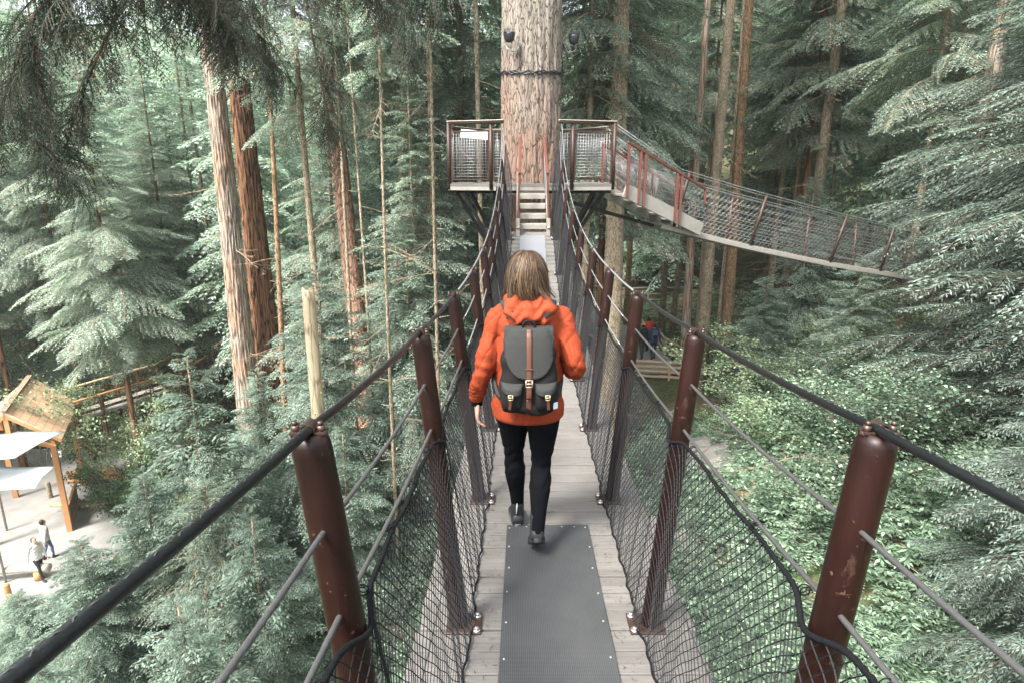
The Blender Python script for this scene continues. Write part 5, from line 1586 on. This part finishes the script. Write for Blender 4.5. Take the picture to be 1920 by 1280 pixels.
# ---- her backpack, a thing of its own
def make_felt():
    t = NT('dark_grey_felt'); v = t.coord(); n = t.noise(v, 260, 3, .7); n2 = t.noise(v, 5, 4)
    c = t.mix(n, (.016, .0165, .0165), (.058, .0595, .058)); c = t.mix(t.math('MULTIPLY', n2, .4), c, (.02, .02, .0195)); t.bsdf(c, .92, n2, .35, .02, spec=.12); return t.m
M['felt'] = make_felt()
M['felt_dark'] = simple('charcoal_pack_cloth', (.011, .011, .0107), .85, 0, .35, 9, .5, spec=.15)
M['leather'] = simple('tan_leather', (.080, .026, .013), .5, 0, .25, 12, .2)
M['buckle'] = simple('brass_buckle', (.60, .50, .34), .35, .6, .1, 30)
bk = empty('backpack', (WX - .004, WY - .125, WZ + .83), 0, 'dark grey backpack with tan leather straps worn by the woman in the orange jacket', 'backpack')
bk.scale = (.98, 1, .90)
# local: z up from the pack's bottom, y towards the wearer
pb = MB()
ellipse_loft(pb, [(0, -.065, .000, .100, .045), (0, -.068, .012, .128, .066), (0, -.070, .05, .140, .078), (0, -.070, .13, .143, .080), (0, -.066, .22, .138, .074), (0, -.060, .31, .128, .066), (0, -.055, .38, .116, .056), (0, -.050, .425, .100, .046), (0, -.046, .440, .07, .03)], 44, 3.0)
fused('pack_body', pb, M['felt_dark'], bk, .005, 4, lambda co, no: .004 * np.sin(co[:, 0] * 34 + 5 * np.sin(co[:, 2] * 11)) * (co[:, 2] < .34) + .0035 * np.sin(co[:, 2] * 36 + co[:, 0] * 22))
# flap: curved sheet following the front, rounded lower edge
def front_y(x, z):
    tb = [(0, .045, .065), (.012, .066, .068), (.05, .078, .070), (.13, .080, .070), (.22, .074, .066), (.31, .066, .060), (.38, .056, .055), (.425, .046, .050), (.445, .034, .046)]
    ry = np.interp(z, [q[0] for q in tb], [q[1] for q in tb]); cy = np.interp(z, [q[0] for q in tb], [q[2] for q in tb])
    rx = np.interp(z, [0, .012, .05, .13, .22, .31, .38, .425, .445], [.100, .128, .140, .143, .138, .128, .116, .100, .09])
    u = min(.995, abs(x) / rx); return -cy - ry * (1 - u ** 3.0) ** (1 / 3.0)
def patch(xa, xb, z_of, off, mat, name, nx=22, nz=20, parent=bk, th=.006, wob=0.0):
    V = []; F = []
    for j in range(nz + 1):
        for i in range(nx + 1):
            x = xa + (xb - xa) * i / nx; zl, zh = z_of(i / nx); z = zl + (zh - zl) * j / nz
            V.append((x, front_y(x, min(.444, z)) - off - wob * math.sin(x * 60 + z * 40), z))
    for j in range(nz):
        for i in range(nx): F.append((j * (nx + 1) + i, j * (nx + 1) + i + 1, (j + 1) * (nx + 1) + i + 1, (j + 1) * (nx + 1) + i))
    m_ = MB(); m_.add(V, F, 0, True); o = m_.build(name, mat, parent); sd = o.modifiers.new('thick', 'SOLIDIFY'); sd.thickness = th; sd.offset = 0; return o
def flap_z(u):
    a = abs(u * 2 - 1); lo = .205 + .155 * (1 - math.sqrt(max(0, 1 - a ** 2.6))) if a < 1 else .36
    return (min(lo, .352), .452 - .006 * a)
fl = patch(-.118, .118, flap_z, .007, M['felt'], 'flap', 30, 22, wob=.0008)
# top sheet of the flap folding over to the back
t = MB(); V = []; F = []
for j in range(6):
    for i in range(21):
        x = -.118 + .236 * i / 20; y0 = front_y(x, .440) - .007; V.append((x, y0 + (.10) * j / 5 * (1 if abs(x) < .1 else .8), .448 + .010 * math.sin(PI * j / 5) - .004 * abs(x / .118)))
for j in range(5):
    for i in range(20): F.append((j * 21 + i, j * 21 + i + 1, (j + 1) * 21 + i + 1, (j + 1) * 21 + i))
t.add(V, F, 0, True); o = t.build('flap_top', M['felt'], bk); sd = o.modifiers.new('thick', 'SOLIDIFY'); sd.thickness = .006
# stitched hem of the flap
t = MB(); pts = []
for k in range(61):
    u = .02 + .96 * k / 60; x = -.118 + .236 * u; z = flap_z(u)[0] + .004; pts.append((x, front_y(x, z) - .011, z))
t.tube(pts, .0028, 5); t.build('flap_hem', M['felt_dark'], fl)
# centre leather strap
patch(-.0125, .0125, lambda u: (.105, .455), .0145, M['leather'], 'leather_strap', 3, 30, th=.003)
patch(-.0125, .0125, lambda u: (.012, .100), .004, M['leather'], 'leather_strap', 3, 10, th=.003)
t = MB(); z = .262; y = front_y(0, z) - .018; t.box((0, y, z), (.036, .004, .008), None, 0, .001); t.build('strap_loop', M['leather'], bk)
def buckle(x, z, w, h, off):
    y = front_y(x, z) - off; t = MB()
    for dx in (-w / 2, w / 2): t.tube([(x + dx, y, z - h / 2), (x + dx, y, z + h / 2)], .0024, 6)
    for dz_ in (-h / 2, 0, h / 2): t.tube([(x - w / 2, y, z + dz_), (x + w / 2, y, z + dz_)], .0024, 6)
    t.build('buckle', M['buckle'], bk)
buckle(0, .190, .030, .036, .020)
# front pockets
for s in (-1, 1):
    pk = MB(); rings = []
    for (z, hw, dp) in ((.020, .040, .002), (.032, .049, .020), (.07, .052, .034), (.12, .052, .036), (.155, .050, .030), (.168, .044, .012)):
        cxp = s * .082; r = []
        for k in range(20):
            a = 2 * PI * k / 20; c, sn_ = math.cos(a), math.sin(a); x = cxp + hw * math.copysign(abs(c) ** .75, c)
            r.append(Vector((x, front_y(max(-.135, min(.135, x)), z) + .012 - dp * max(0, math.copysign(abs(sn_) ** .75, sn_)) * 1.0 + (.0 if sn_ > 0 else .02), z)))
        rings.append(r)
    pk.loft(rings); pocket = pk.build('pocket', M['felt_dark'], bk)
    t = MB(); V = []; F = []; nx_ = 12
    for j in range(8):
        for i in range(nx_ + 1):
            u = i / nx_; x = s * .082 - .053 + .106 * u; a = abs(u * 2 - 1); lo = .128 + .012 * a ** 3 + (.012 if (u > .5) == (s > 0) else 0) * a; z = lo + (.186 - lo) * j / 7
            bulge = .033 * (1 - a ** 3.5) * (1 if j < 5 else (7 - j) / 3)
            V.append((x, front_y(max(-.136, min(.136, x)), z) - .006 - bulge, z))
    for j in range(7):
        for i in range(nx_): F.append((j * (nx_ + 1) + i, j * (nx_ + 1) + i + 1, (j + 1) * (nx_ + 1) + i + 1, (j + 1) * (nx_ + 1) + i))
    t.add(V, F, 0, True); o = t.build('pocket_flap', M['felt'], pocket); sd = o.modifiers.new('thick', 'SOLIDIFY'); sd.thickness = .005
    xx = s * .092 
    ya = front_y(xx, .12) - .044
    t = MB(); t.beam((xx - s * .006, ya, .137), (xx, ya + .004, .058), .013, .003, (0, 1, 0)); t.build('pocket_strap', M['leather'], pocket)
    t = MB()
    for dx in (-.010, .010): t.tube([(xx - s * .005 + dx, ya - .004, .112), (xx - s * .005 + dx, ya - .004, .138)], .0019, 6)
    for zz in (.112, .125, .138): t.tube([(xx - s * .005 - .010, ya - .004, zz), (xx - s * .005 + .010, ya - .004, zz)], .0019, 6)
    t.build('pocket_buckle', M['buckle'], pocket)
# carry handle, shoulder straps, small pale label
t = MB(); limb(t, [(-.028, -.055, .452, .0065), (-.026, -.058, .476, .0065), (-.012, -.060, .490, .0065), (.012, -.060, .490, .0065), (.026, -.058, .476, .0065), (.028, -.055, .452, .0065)], 8, 4); t.build('carry_handle', M['felt_dark'], bk)
for s in (-1, 1):
    P = catmull([(s * .045, .012, .430), (s * .075, .008, .462), (s * .100, .030, .492), (s * .108, .075, .508), (s * .110, .14, .495), (s * .118, .215, .44), (s * .128, .245, .33), (s * .150, .22, .20), (s * .172, .14, .13), (s * .155, .03, .07), (s * .128, -.03, .055)], 6)
    P = [np.array((p[0], p[1], p[2] / .90)) for p in P]
    t = MB(); V = []; F = []
    for i, p in enumerate(P):
        a = Vector(P[max(0, i - 1)]); c = Vector(P[min(len(P) - 1, i + 1)]); d = (c - a).normalized(); out = (Vector(p) - Vector((0, .13, Vector(p).z * .9 if p[2] < .4 else .30))).normalized(); sd_ = d.cross(out).normalized(); out = sd_.cross(d)
        w = .030 if i < 34 else .014
        for q, o2 in ((-1, 0), (-1, .012), (1, .012), (1, 0)): V.append(Vector(p) + sd_ * q * w + out * (o2 - .002))
    for i in range(len(P) - 1):
        for k in range(4): F.append((i * 4 + k, i * 4 + (k + 1) % 4, (i + 1) * 4 + (k + 1) % 4, (i + 1) * 4 + k))
    t.add(V, F, 0, True); t.build('shoulder_strap', M['felt'], bk)
t = MB(); t.box((.127, front_y(.127, .075) - .016, .062), (.026, .003, .034), Matrix.Rotation(R(38), 3, 'Z'), 0); t.build('woven_label', simple('pale_blue_label', (.50, .60, .68), .8), bk)
# ================================================================== walkers and plaza
def pose(stride=.16, armsw=.12, lean=0.0):
    return dict(head=(0, .02 + lean, 1.62), yaw=0, chest=(0, .005 + lean * .7, 1.34), pelvis=(0, 0, .93),
        armL=((-.175, lean * .7, 1.42), (-.235, -.03 + armsw * .4, 1.13), (-.245, .03 + armsw, .88)), armR=((.175, lean * .7, 1.42), (.235, -.05 - armsw * .4, 1.13), (.245, -.02 - armsw, .88)),
        legL=((-.09, 0, .91), (-.085, .05 - stride * .3, .50), (-.08, -stride, .11)), legR=((.09, 0, .91), (.085, .07 + stride * .4, .50), (.08, stride, .09)),
        footL=((-.08, -stride - .05, .03), (-.085, -stride + .18, .006)), footR=((.08, stride - .06, .004), (.085, stride + .18, .004)), leg_r=1.02)
def walker(loc, rz, label, topm, legm, hairm, group=None, hat=None, pack=None, scale=1.0, stride=.16, arms=.12, coat=.0):
    Jp = pose(stride, arms)
    ro, hc_, ch_, pv_ = person(loc, rz, Jp, label, topm, legm, hairm, M['shoe'], voxel=.014, group=group, scale=scale)
    t = MB()
    ellipse_loft(t, [(0, 0, .84 - coat, .185, .135), (0, 0, .90, .185, .138), (0, 0, 1.1, .172, .128), (0, .004, 1.28, .185, .130), (0, .006, 1.40, .175, .115), (0, .008, 1.46, .12, .09), (0, .01, 1.50, .07, .065)])
    for k in 'LR':
        sh, el, wr = Jp['arm' + k]; limb(t, [(*(Vector(sh) * 1.0 - Vector((.04 * (1 if sh[0] > 0 else -1), 0, .01))), .07), (*sh, .068), (*el, .056), (*Vector(el).lerp(Vector(wr), .93), .042)], 12)
    fused('jacket', t, topm, ro, .014, 4, lambda co, no: .006 * np.sin(co[:, 2] * 50 + co[:, 0] * 30))
    h = MB()
    ellipse_loft(h, [(0, -.035, 1.55, .075, .055), (0, -.022, 1.60, .086, .082), (0, -.010, 1.66, .085, .098), (0, -.006, 1.71, .062, .074), (0, -.006, 1.738, .02, .03)], 20, 2.0)
    h.build('hair', hairm, ro)
    if hat is not None:
        h = MB(); ellipse_loft(h, [(0, .0, 1.665, .094, .112), (0, .0, 1.70, .088, .104), (0, -.004, 1.745, .055, .065), (0, -.004, 1.76, .015, .02)], 24, 2.0)
        h.box((0, .125, 1.672), (.12, .09, .01), None, 0, .003); h.build('cap', hat, ro)
    if pack is not None:
        p = empty('backpack', Vector(loc) + Matrix.Rotation(rz, 3, 'Z') @ Vector((0, -.19 * scale, 1.02 * scale)), rz, pack[1], 'backpack'); p.scale = (scale,) * 3
        t = MB(); ellipse_loft(t, [(0, 0, 0, .11, .05), (0, 0, .03, .14, .075), (0, 0, .2, .145, .08), (0, 0, .36, .12, .065), (0, 0, .42, .07, .04)], 24, 2.8); t.build('pack_body', pack[0], p)
        t = MB(); ellipse_loft(t, [(0, -.06, .05, .08, .03), (0, -.07, .1, .10, .04), (0, -.068, .17, .095, .035), (0, -.06, .20, .06, .02)], 20, 2.8); t.build('pocket', M['felt_dark'], p)
        for s in (-1, 1):
            t = MB(); limb(t, [(s * .07, .05, .38, .012), (s * .09, .12, .46, .012), (s * .10, .26, .40, .012), (s * .11, .30, .22, .010), (s * .12, .1, .06, .009)], 8, 4); t.build('shoulder_strap', M['felt_dark'], p)
    return ro
def pg(px, py, z):
    """ground point of height z seen at a pixel"""
    a = PITCH + math.atan((py - 640) / FPX); return at(px, py, -z / math.tan(a))
cl = lambda n, c: simple(n, c, .8, 0, .15, 20, .2)
navy = cl('navy_cloth', (.02, .03, .055)); dark = cl('dark_green_cloth', (.025, .03, .028)); blue = cl('blue_jacket_cloth', (.03, .055, .15)); camo = cl('olive_trouser_cloth', (.06, .065, .045))
red = cl('bright_red_cloth', (.62, .05, .02)); jeans = cl('denim', (.06, .10, .19)); grey = cl('pale_grey_knit', (.42, .42, .40)); white_c = cl('white_cloth', (.6, .6, .58)); M['black_c'] = cl('black_cloth', (.015, .015, .017))
z_ = -8.62
p = pg(1203, 673, z_); walker(p, .15, 'man in dark jacket and grey cap, left of the walkers on the asphalt path', dark, camo, M['hair_dark'], hat=grey)
p = pg(1224, 673, z_); walker(p, .0, 'walker in blue jacket with a backpack, right of the walkers on the asphalt path', blue, navy, M['hair_dark'], pack=(cl('grey_blue_pack', (.08, .10, .12)), 'grey blue backpack on the walker in the blue jacket'), stride=.1)
p = pg(1213, 657, z_); walker(p, .1, 'walker in bright red jacket ahead of the other two on the asphalt path', red, M['black_c'], M['hair_dark'], scale=.98)
zp = -14.985
p = pg(93, 1046, zp); walker(p, -.5, 'plaza visitor in grey top and blue jeans with white sleeves', grey, jeans, M['hair_dark'], stride=.14)
p = pg(78, 1083, zp); walker(p, -2.0, 'plaza visitor in striped pale top and black trousers in mid stride', white_c, M['black_c'], M['hair_dark'], stride=.26)
p = at(423, 612, 43); walker(Vector((p.x, p.y, gz(p.x, p.y) + .02)), .2, 'small dark figure on the far walkway beside the pale cedar', M['black_c'], M['black_c'], M['hair_dark'])

# ---- shingled pavilion
def shingles():
    t = NT('cedar_shingles'); tc = t.n('ShaderNodeTexCoord'); bt = t.n('ShaderNodeTexBrick')
    bt.inputs['Scale'].default_value = 1; bt.inputs['Brick Width'].default_value = .30; bt.inputs['Row Height'].default_value = .30; bt.inputs['Mortar Size'].default_value = .010
    bt.inputs['Color1'].default_value = (.52, .30, .17, 1); bt.inputs['Color2'].default_value = (.66, .43, .27, 1); bt.inputs['Mortar'].default_value = (.20, .10, .06, 1)
    t.l(tc.outputs['UV'], bt.inputs['Vector']); n = t.noise(t.coord(), 3, 4)
    c = t.mix(t.math('MULTIPLY', n, .4), bt.outputs['Color'], (.60, .50, .40)); t.bsdf(c, .8, bt.outputs['Fac'], .5, .01, spec=.2); return t.m
M['shingle'] = shingles()
Aq = at(10, 766, 24.2); zr = Aq.z
pvl = empty('pavilion', (Aq.x, Aq.y, -15.0), 0, 'open cedar pavilion with a shingled gable roof at the left edge of the plaza', 'pavilion')
rzv = math.atan2(4.6, -2.3)   # direction of the ridge
pvl.rotation_euler = (0, 0, rzv - PI / 2)
hr_ = zr + 15.0; Lr = 4.7; hw = 1.75; eh = hr_ - 1.45
def roof_side(s):
    V = []; F = []; UV = []
    a = Vector((0, -.35, hr_)); b = Vector((0, Lr, hr_)); c = Vector((s * hw, Lr, eh)); d = Vector((s * hw, -.35, eh))
    n = (b - a).cross(d - a).normalized(); n = n if n.z > 0 else -n
    t = MB(); t.add([a, b, c, d, a - n * .09, b - n * .09, c - n * .09, d - n * .09], [(0, 1, 2, 3) if s < 0 else (3, 2, 1, 0), (4, 5, 6, 7), (0, 1, 5, 4), (1, 2, 6, 5), (2, 3, 7, 6), (3, 0, 4, 7)])
    o = t.build('roof', M['shingle'], pvl); me = o.data; uv = me.uv_layers.new(name='UVMap')
    for lp in me.loops:
        co = me.vertices[lp.vertex_index].co; uv.data[lp.index].uv = (co.y, (co - a).length if False else math.hypot(co.x, co.z - hr_))
    return o
roof_side(1); roof_side(-1)
t = MB(); t.beam((0, -.4, hr_ + .03), (0, Lr + .05, hr_ + .03), .22, .05); t.build('ridge_cap', M['shingle'], pvl)
for yy in (-.25, Lr - .3):
    for s in (-1, 1):
        t = MB(); t.beam((0, yy, hr_ - .20), (s * hw * .97, yy, eh - .14), .12, .20, (0, 1, 0)); t.build('rafter', M['cedar'], pvl)
        t = MB(); t.box((s * hw * .78, yy, (eh - .3) / 2), (.2, .2, eh - .3)); t.build('post', M['cedar'], pvl)
    pts = [Vector((x, yy, eh - .35 + .42 * (1 - (x / (hw * .78)) ** 2))) for x in np.linspace(-hw * .78, hw * .78, 13)]
    t = MB()
    for a, b in zip(pts[:-1], pts[1:]): t.beam(a, b, .12, .22, (0, 1, 0))
    t.build('arched_beam', M['cedar'], pvl)
    t = MB(); t.box((0, yy, hr_ - .55), (.16, .14, .9)); t.build('king_post', M['cedar'], pvl)
for s in (-1, 1):
    t = MB(); t.beam((s * hw * .78, -.2, eh - .2), (s * hw * .78, Lr - .3, eh - .2), .14, .2); t.build('side_beam', M['cedar'], pvl)
t = MB(); t.box((hw * .78, 1.2, .95), (.10, 2.8, .14)); t.box((hw * .78, 1.2, .12), (.10, 2.8, .12)); t.build('low_rail', M['cedar'], pvl)
t = MB(); t.box((hw * .78 - .02, 1.2, .53), (.03, 2.8, .7)); t.build('infill_panel', M['greywood'], pvl)
# shade sails: thin stretched cloth with real hems
def sail(name, pts, label, mat):
    P = [Vector(p) for p in pts]; c = sum(P, Vector()) / len(P); o0 = empty(name, (c.x, c.y, -15.0), 0, label, 'shade sail'); oo = Vector(o0.location)
    V = []; F = []; n = 10
    for j in range(n + 1):
        for i in range(n + 1):
            u, v = i / n, j / n; q = (P[0] * (1 - u) + P[1] * u) * (1 - v) + (P[3] * (1 - u) + P[2] * u) * v; q = q + Vector((0, 0, -.25 * math.sin(PI * u) * math.sin(PI * v))) - oo
            cc = c - oo; pull = .10 * (1 - abs(2 * u - 1)) * (abs(2 * v - 1) ** 6) + .10 * (1 - abs(2 * v - 1)) * (abs(2 * u - 1) ** 6); V.append(q + (cc - q) * pull)
    for j in range(n):
        for i in range(n): F.append((j * (n + 1) + i, j * (n + 1) + i + 1, (j + 1) * (n + 1) + i + 1, (j + 1) * (n + 1) + i))
    t = MB(); t.add(V, F, 0, True); o = t.build('cloth', mat, o0); sd = o.modifiers.new('th', 'SOLIDIFY'); sd.thickness = .012
    for k in (0, 3):
        q = P[k] - oo; t = MB(); t.tube([(q.x, q.y, 0), (q.x, q.y, q.z + .1)], .045, 10); t.build('pole', M['greywood'], o0)
sail('shade_sail', (at(-70, 872, 19.3), at(28, 858, 20.2), at(122, 808, 24.0), at(-30, 804, 24.6)), 'grey green shade sail with a pointed corner in front of the pavilion', simple('grey_sailcloth', (.30, .36, .36), .7, 0, .15, 3))
sail('shade_sail', (at(-70, 926, 18.2), at(66, 914, 18.8), at(102, 874, 21.0), at(-40, 872, 21)), 'white shade sail below the grey green one at the left edge', simple('white_sailcloth', (.62, .64, .66), .7, 0, .12, 2))
# small white notice on a post
sp = pg(116, 893, -15.0); sgn = empty('notice_sign', sp, 0, 'small white notice board on a post beside the pavilion rail', 'sign')
t = MB(); t.box((0, 0, .6), (.08, .08, 1.2)); t.build('post', M['greywood'], sgn)
t = MB(); t.box((0, -.06, 1.30), (.52, .03, .34), Matrix.Rotation(R(-14), 3, 'X'), 0, .005); t.build('board', M['white'], sgn)
fc = bpy.data.curves.new('lettering', 'FONT'); fc.body = 'Peanuts'; fc.size = .15; fc.extrude = .002; fc.align_x = 'CENTER'; fc.align_y = 'CENTER'; fc.offset = .004
fo_ = bpy.data.objects.new('lettering', fc); _dg = bpy.context.evaluated_depsgraph_get(); COL.objects.link(fo_); _dg.update(); _me = bpy.data.meshes.new_from_object(fo_.evaluated_get(_dg)); bpy.data.objects.remove(fo_); fo_ = bpy.data.objects.new('lettering', _me); _me.materials.clear(); COL.objects.link(fo_); fo_.parent = sgn; fo_.location = (0, -.088, 1.27); fo_.rotation_euler = (R(90 - 14), 0, 0); _me.materials.append(M['black'])
def log(a, b, r, label=None, name='log', mat=None, group=None, cat='log', parent=None, sides=9):
    a = Vector(a); b = Vector(b); t = MB(); n = 6; rr_ = random.Random(int(abs(a.x * 100) + abs(b.z * 37)))
    pts = [a.lerp(b, k / n) + Vector((rr_.gauss(0, r * .12), rr_.gauss(0, r * .12), rr_.gauss(0, r * .12))) for k in range(n + 1)]
    t.tube(pts, [r * rr_.uniform(.88, 1.08) for _ in pts], sides, s=False); o = t.build(name, mat or M['logwood'], parent)
    if label: tag(o, label, cat, group)
    return o
for k in range(3):
    a = pg(128, 905, -15.0) + Vector((0, 0, .13 + .22 * k)); log(a + Vector((.05 * k, 0, 0)), a + Vector((2.6 - .2 * k, .5, 0)), .11, ('lowest', 'middle', 'topmost')[k] + ' log of the small stack behind the plaza', 'log', M['cedar'], 'logs stacked behind the plaza')
a = pg(95, 948, -15.0); b = pg(205, 950, -15.0); log(a + Vector((0, 0, .1)), b + Vector((0, 0, .1)), .13, 'long log curb lying across the pale plaza', 'log', M['logwood'])
a = pg(152, 942, -14.98); t = MB(); t.box((0, 0, .01), (1.25, 1.5, .02)); o = t.build('floor_mat', M['path'], None, a); tag(o, 'dark square mat on the pale plaza behind the log curb', 'mat')
# log bench at the left edge
bb = pg(22, 1092, -14.99); be = empty('log_bench', bb, R(8), 'curved log bench on the plaza at the left edge beside the visitors', 'bench')
t = MB(); pts = [Vector((x, .25 * math.sin((x + 1.6) * .9), .45)) for x in np.linspace(-1.8, 1.3, 12)]; t.tube(pts, .17, 12, s=True); t.build('seat', M['rail_wood'], be)
for x in (-1.2, .9): t = MB(); t.tube([(x, .1, 0), (x, .1, .32)], .15, 12); t.build('leg', M['cedar'], be)
for (px, py, lab) in ((20, 1131, 'short golden brown bollard on the plaza below the log bench'), (95, 932, 'short mossy bollard at the far side of the plaza')):
    q = pg(px, py, -14.99); t = MB(); t.tube([(0, 0, 0), (0, 0, .78), (0, 0, .82)], [.11, .10, .06], 12, s=False); o = t.build('bollard', M['cedar'] if px == 20 else M['bark_slim'], None, q); tag(o, lab, 'bollard')
# ---- wooden walkway with railings on the left
ww = empty('wooden_walkway', at(220, 730, 30), 0, 'raised wooden walkway with handrails climbing behind the maples on the left', 'walkway'); wo_ = Vector(ww.location)
WP = [at(120, 730, 28.8), at(215, 703, 30.4), at(293, 682, 32.0), at(345, 655, 34.5), at(400, 622, 38.5), at(455, 590, 45)]
WP = [p + Vector((0, 0, 0)) for p in WP]
for i in range(len(WP) - 1):
    a, b = WP[i], WP[i + 1]; d = Vector((b.x - a.x, b.y - a.y, 0)).normalized(); sd = Vector((d.y, -d.x, 0))
    for s, nm in ((0, 'far'), (1, 'near')):
        o_ = sd * (1.5 * s) - wo_; dn_ = Vector((0, 0, -.25 * s))
        t = MB(); t.beam(a + o_ + dn_, b + o_ + dn_, .16, .07, (0, 0, 1), 0, .01); t.build('handrail', M['logwood'] if s == 0 else M['cedar'], ww)
        for zz in (.35, .65):
            t = MB(); t.beam(a + o_ + dn_ - Vector((0, 0, zz)), b + o_ + dn_ - Vector((0, 0, zz)), .04, .12); t.build('rail_board', M['bark_brown'], ww)
        n_ = max(2, int((b - a).length / 1.5))
        for k in range(n_):
            q = a.lerp(b, k / n_) + o_ + dn_; t = MB(); t.box(q + Vector((0, 0, -1.15)), (.13, .13, 2.3)); t.build('post', M['bark_brown'], ww)
    t = MB(); t.beam(a + sd * .75 - wo_ - Vector((0, 0, 1.15)), b + sd * .75 - wo_ - Vector((0, 0, 1.15)), 1.6, .10); t.build('deck', M['greywood'], ww)
# ---- split rail fences round the path on the right
def rail_fence(pts, nr, label, h=.75, r=.055, mat='logwood', zz=None):
    p0 = pts[0]; fz = empty('rail_fence', p0, 0, label, 'fence'); o_ = Vector(p0)
    for i in range(len(pts) - 1):
        a = Vector(pts[i]) - o_; b = Vector(pts[i + 1]) - o_
        for k in range(nr):
            z = .16 + (h - .16) * k / max(1, nr - 1); log(a + Vector((0, 0, z)), b + Vector((0, .05 * (k % 2), z + .03 * (i % 2))), r, None, 'rail', M[mat], parent=fz, sides=7)
        t = MB(); t.tube([a + Vector((0, 0, -.3)), a + Vector((0, 0, h + .1))], .06, 7, s=False); t.build('post', M[mat], fz)
    return fz
q = [(path_x(y) + 1.25 + .25 * (i % 2), y, -8.7) for i, y in enumerate(np.linspace(27.2, 35, 6))]
rail_fence(q, 3, 'zigzag split rail fence along the right side of the asphalt path')
q = [(path_x(y) - 1.3, y, -8.7) for y in np.linspace(27.5, 37, 6)]
rail_fence(q, 2, 'split rail fence along the left side of the asphalt path', .6)
rail_fence([(path_x(27) - 1.6, 26.6, -8.75), (path_x(27) + .2, 26.3, -8.75), (path_x(27) + 1.7, 26.0, -8.8)], 4, 'four rail log barrier closing the near end of the asphalt path', .8, .07)
rail_fence([(x, 39.5 + .02 * x, -8.2 + .02 * x) for x in np.linspace(4, 20, 8)], 3, 'long low log fence crossing behind the bare trunks', .9, .05, 'greywood')
rail_fence([(x, 43, -7.2) for x in np.linspace(5, 20, 7)], 2, 'upper log fence farther back behind the bare trunks', .9, .05, 'greywood')
# small orange box on a post among the shrubs
q = at(1716, 560, 24.0); ob = empty('marker_box', (q.x, q.y, gz(q.x, q.y)), 0, 'small orange marker box on a post among the shrubs beyond the second bridge', 'marker'); hz = q.z - gz(q.x, q.y)
t = MB(); t.box((0, 0, hz / 2), (.09, .09, hz)); t.build('post', M['bark_brown'], ob)
t = MB(); t.box((0, 0, hz), (.34, .20, .40), None, 0, .02); t.box((0, -.02, hz + .22), (.42, .28, .05), None, 0, .01); t.build('box', simple('orange_painted_wood', (.50, .14, .04), .6), ob)
# boulders on the forest floor
rb = random.Random(6)
GB = [(3.9, 13.6, .8, 'flat pale boulder seen through the right net'), (5.8, 16.5, .9, 'grey boulder half sunk among the right hand shrubs'), (-4.5, 15.5, .5, 'small mossy boulder below the left net')]
for i, (x, y, r_, lab) in enumerate(GB):
    t = MB(); rings = []
    for j in range(9):
        th = PI * j / 8; ring = []
        for k in range(14):
            a = 2 * PI * k / 14; rr2 = r_ * (1 + .14 * math.sin(3 * a + i) + .1 * math.sin(5 * a + 2 * j) + rb.gauss(0, .03)); ring.append(Vector((rr2 * math.sin(th) * math.cos(a) * 1.3, rr2 * math.sin(th) * math.sin(a), -rr2 * math.cos(th) * .55)) if 0 < j < 8 else Vector((.01 * math.cos(a), .01 * math.sin(a), -r_ * math.cos(th) * .52)))
        rings.append(ring)
    t.loft(rings, s=False); o = t.build('boulder', simple('boulder_stone', (.19, .178, .165), .9, 0, .35, 4, .6), None, (x, y, gz(x, y) + .1)); tag(o, lab, 'boulder')

# fallen mossy trunks on the forest floor
M['mosslog'] = barkmat('mossy_fallen_log', (.04, .03, .02), (.15, .12, .08), (.24, .20, .14), .3, 8, .9, .8)
for (x0, y0, x1, y1, r_, lab) in ((5.2, 13.2, 9.6, 15.6, .24, 'mossy fallen trunk lying in the herbs right of the bridge'), (8.8, 19.5, 12.5, 17.6, .20, 'fallen trunk crossing the shrubs farther up the right slope'),
        (-2.2, 13.0, -6.0, 15.2, .22, 'mossy fallen trunk below the left net'), (3.0, 17.5, 4.4, 22.0, .17, 'thin fallen trunk pointing towards the log barrier of the path')):
    log((x0, y0, gz(x0, y0) + .35), (x1, y1, gz(x1, y1) + .45), r_, lab, 'fallen_trunk', M['mosslog'], None, 'log', None, 14)

# ================================================================== thin haze volume, added to lift dark background tones
t = MB(); t.box((0, 30, 22), (240, 210, 94)); hz_ = t.build('haze', [])
tt_ = NT('lift_haze'); pv_ = tt_.n('ShaderNodeVolumePrincipled'); pv_.inputs['Color'].default_value = (.90, .95, .93, 1); pv_.inputs['Density'].default_value = .0006; pv_.inputs['Anisotropy'].default_value = .2
tt_.l(pv_.outputs[0], tt_.out.inputs['Volume']); hz_.data.materials.append(tt_.m); tag(hz_, 'thin pale haze added to lift the background trees', 'haze', kind='stuff')
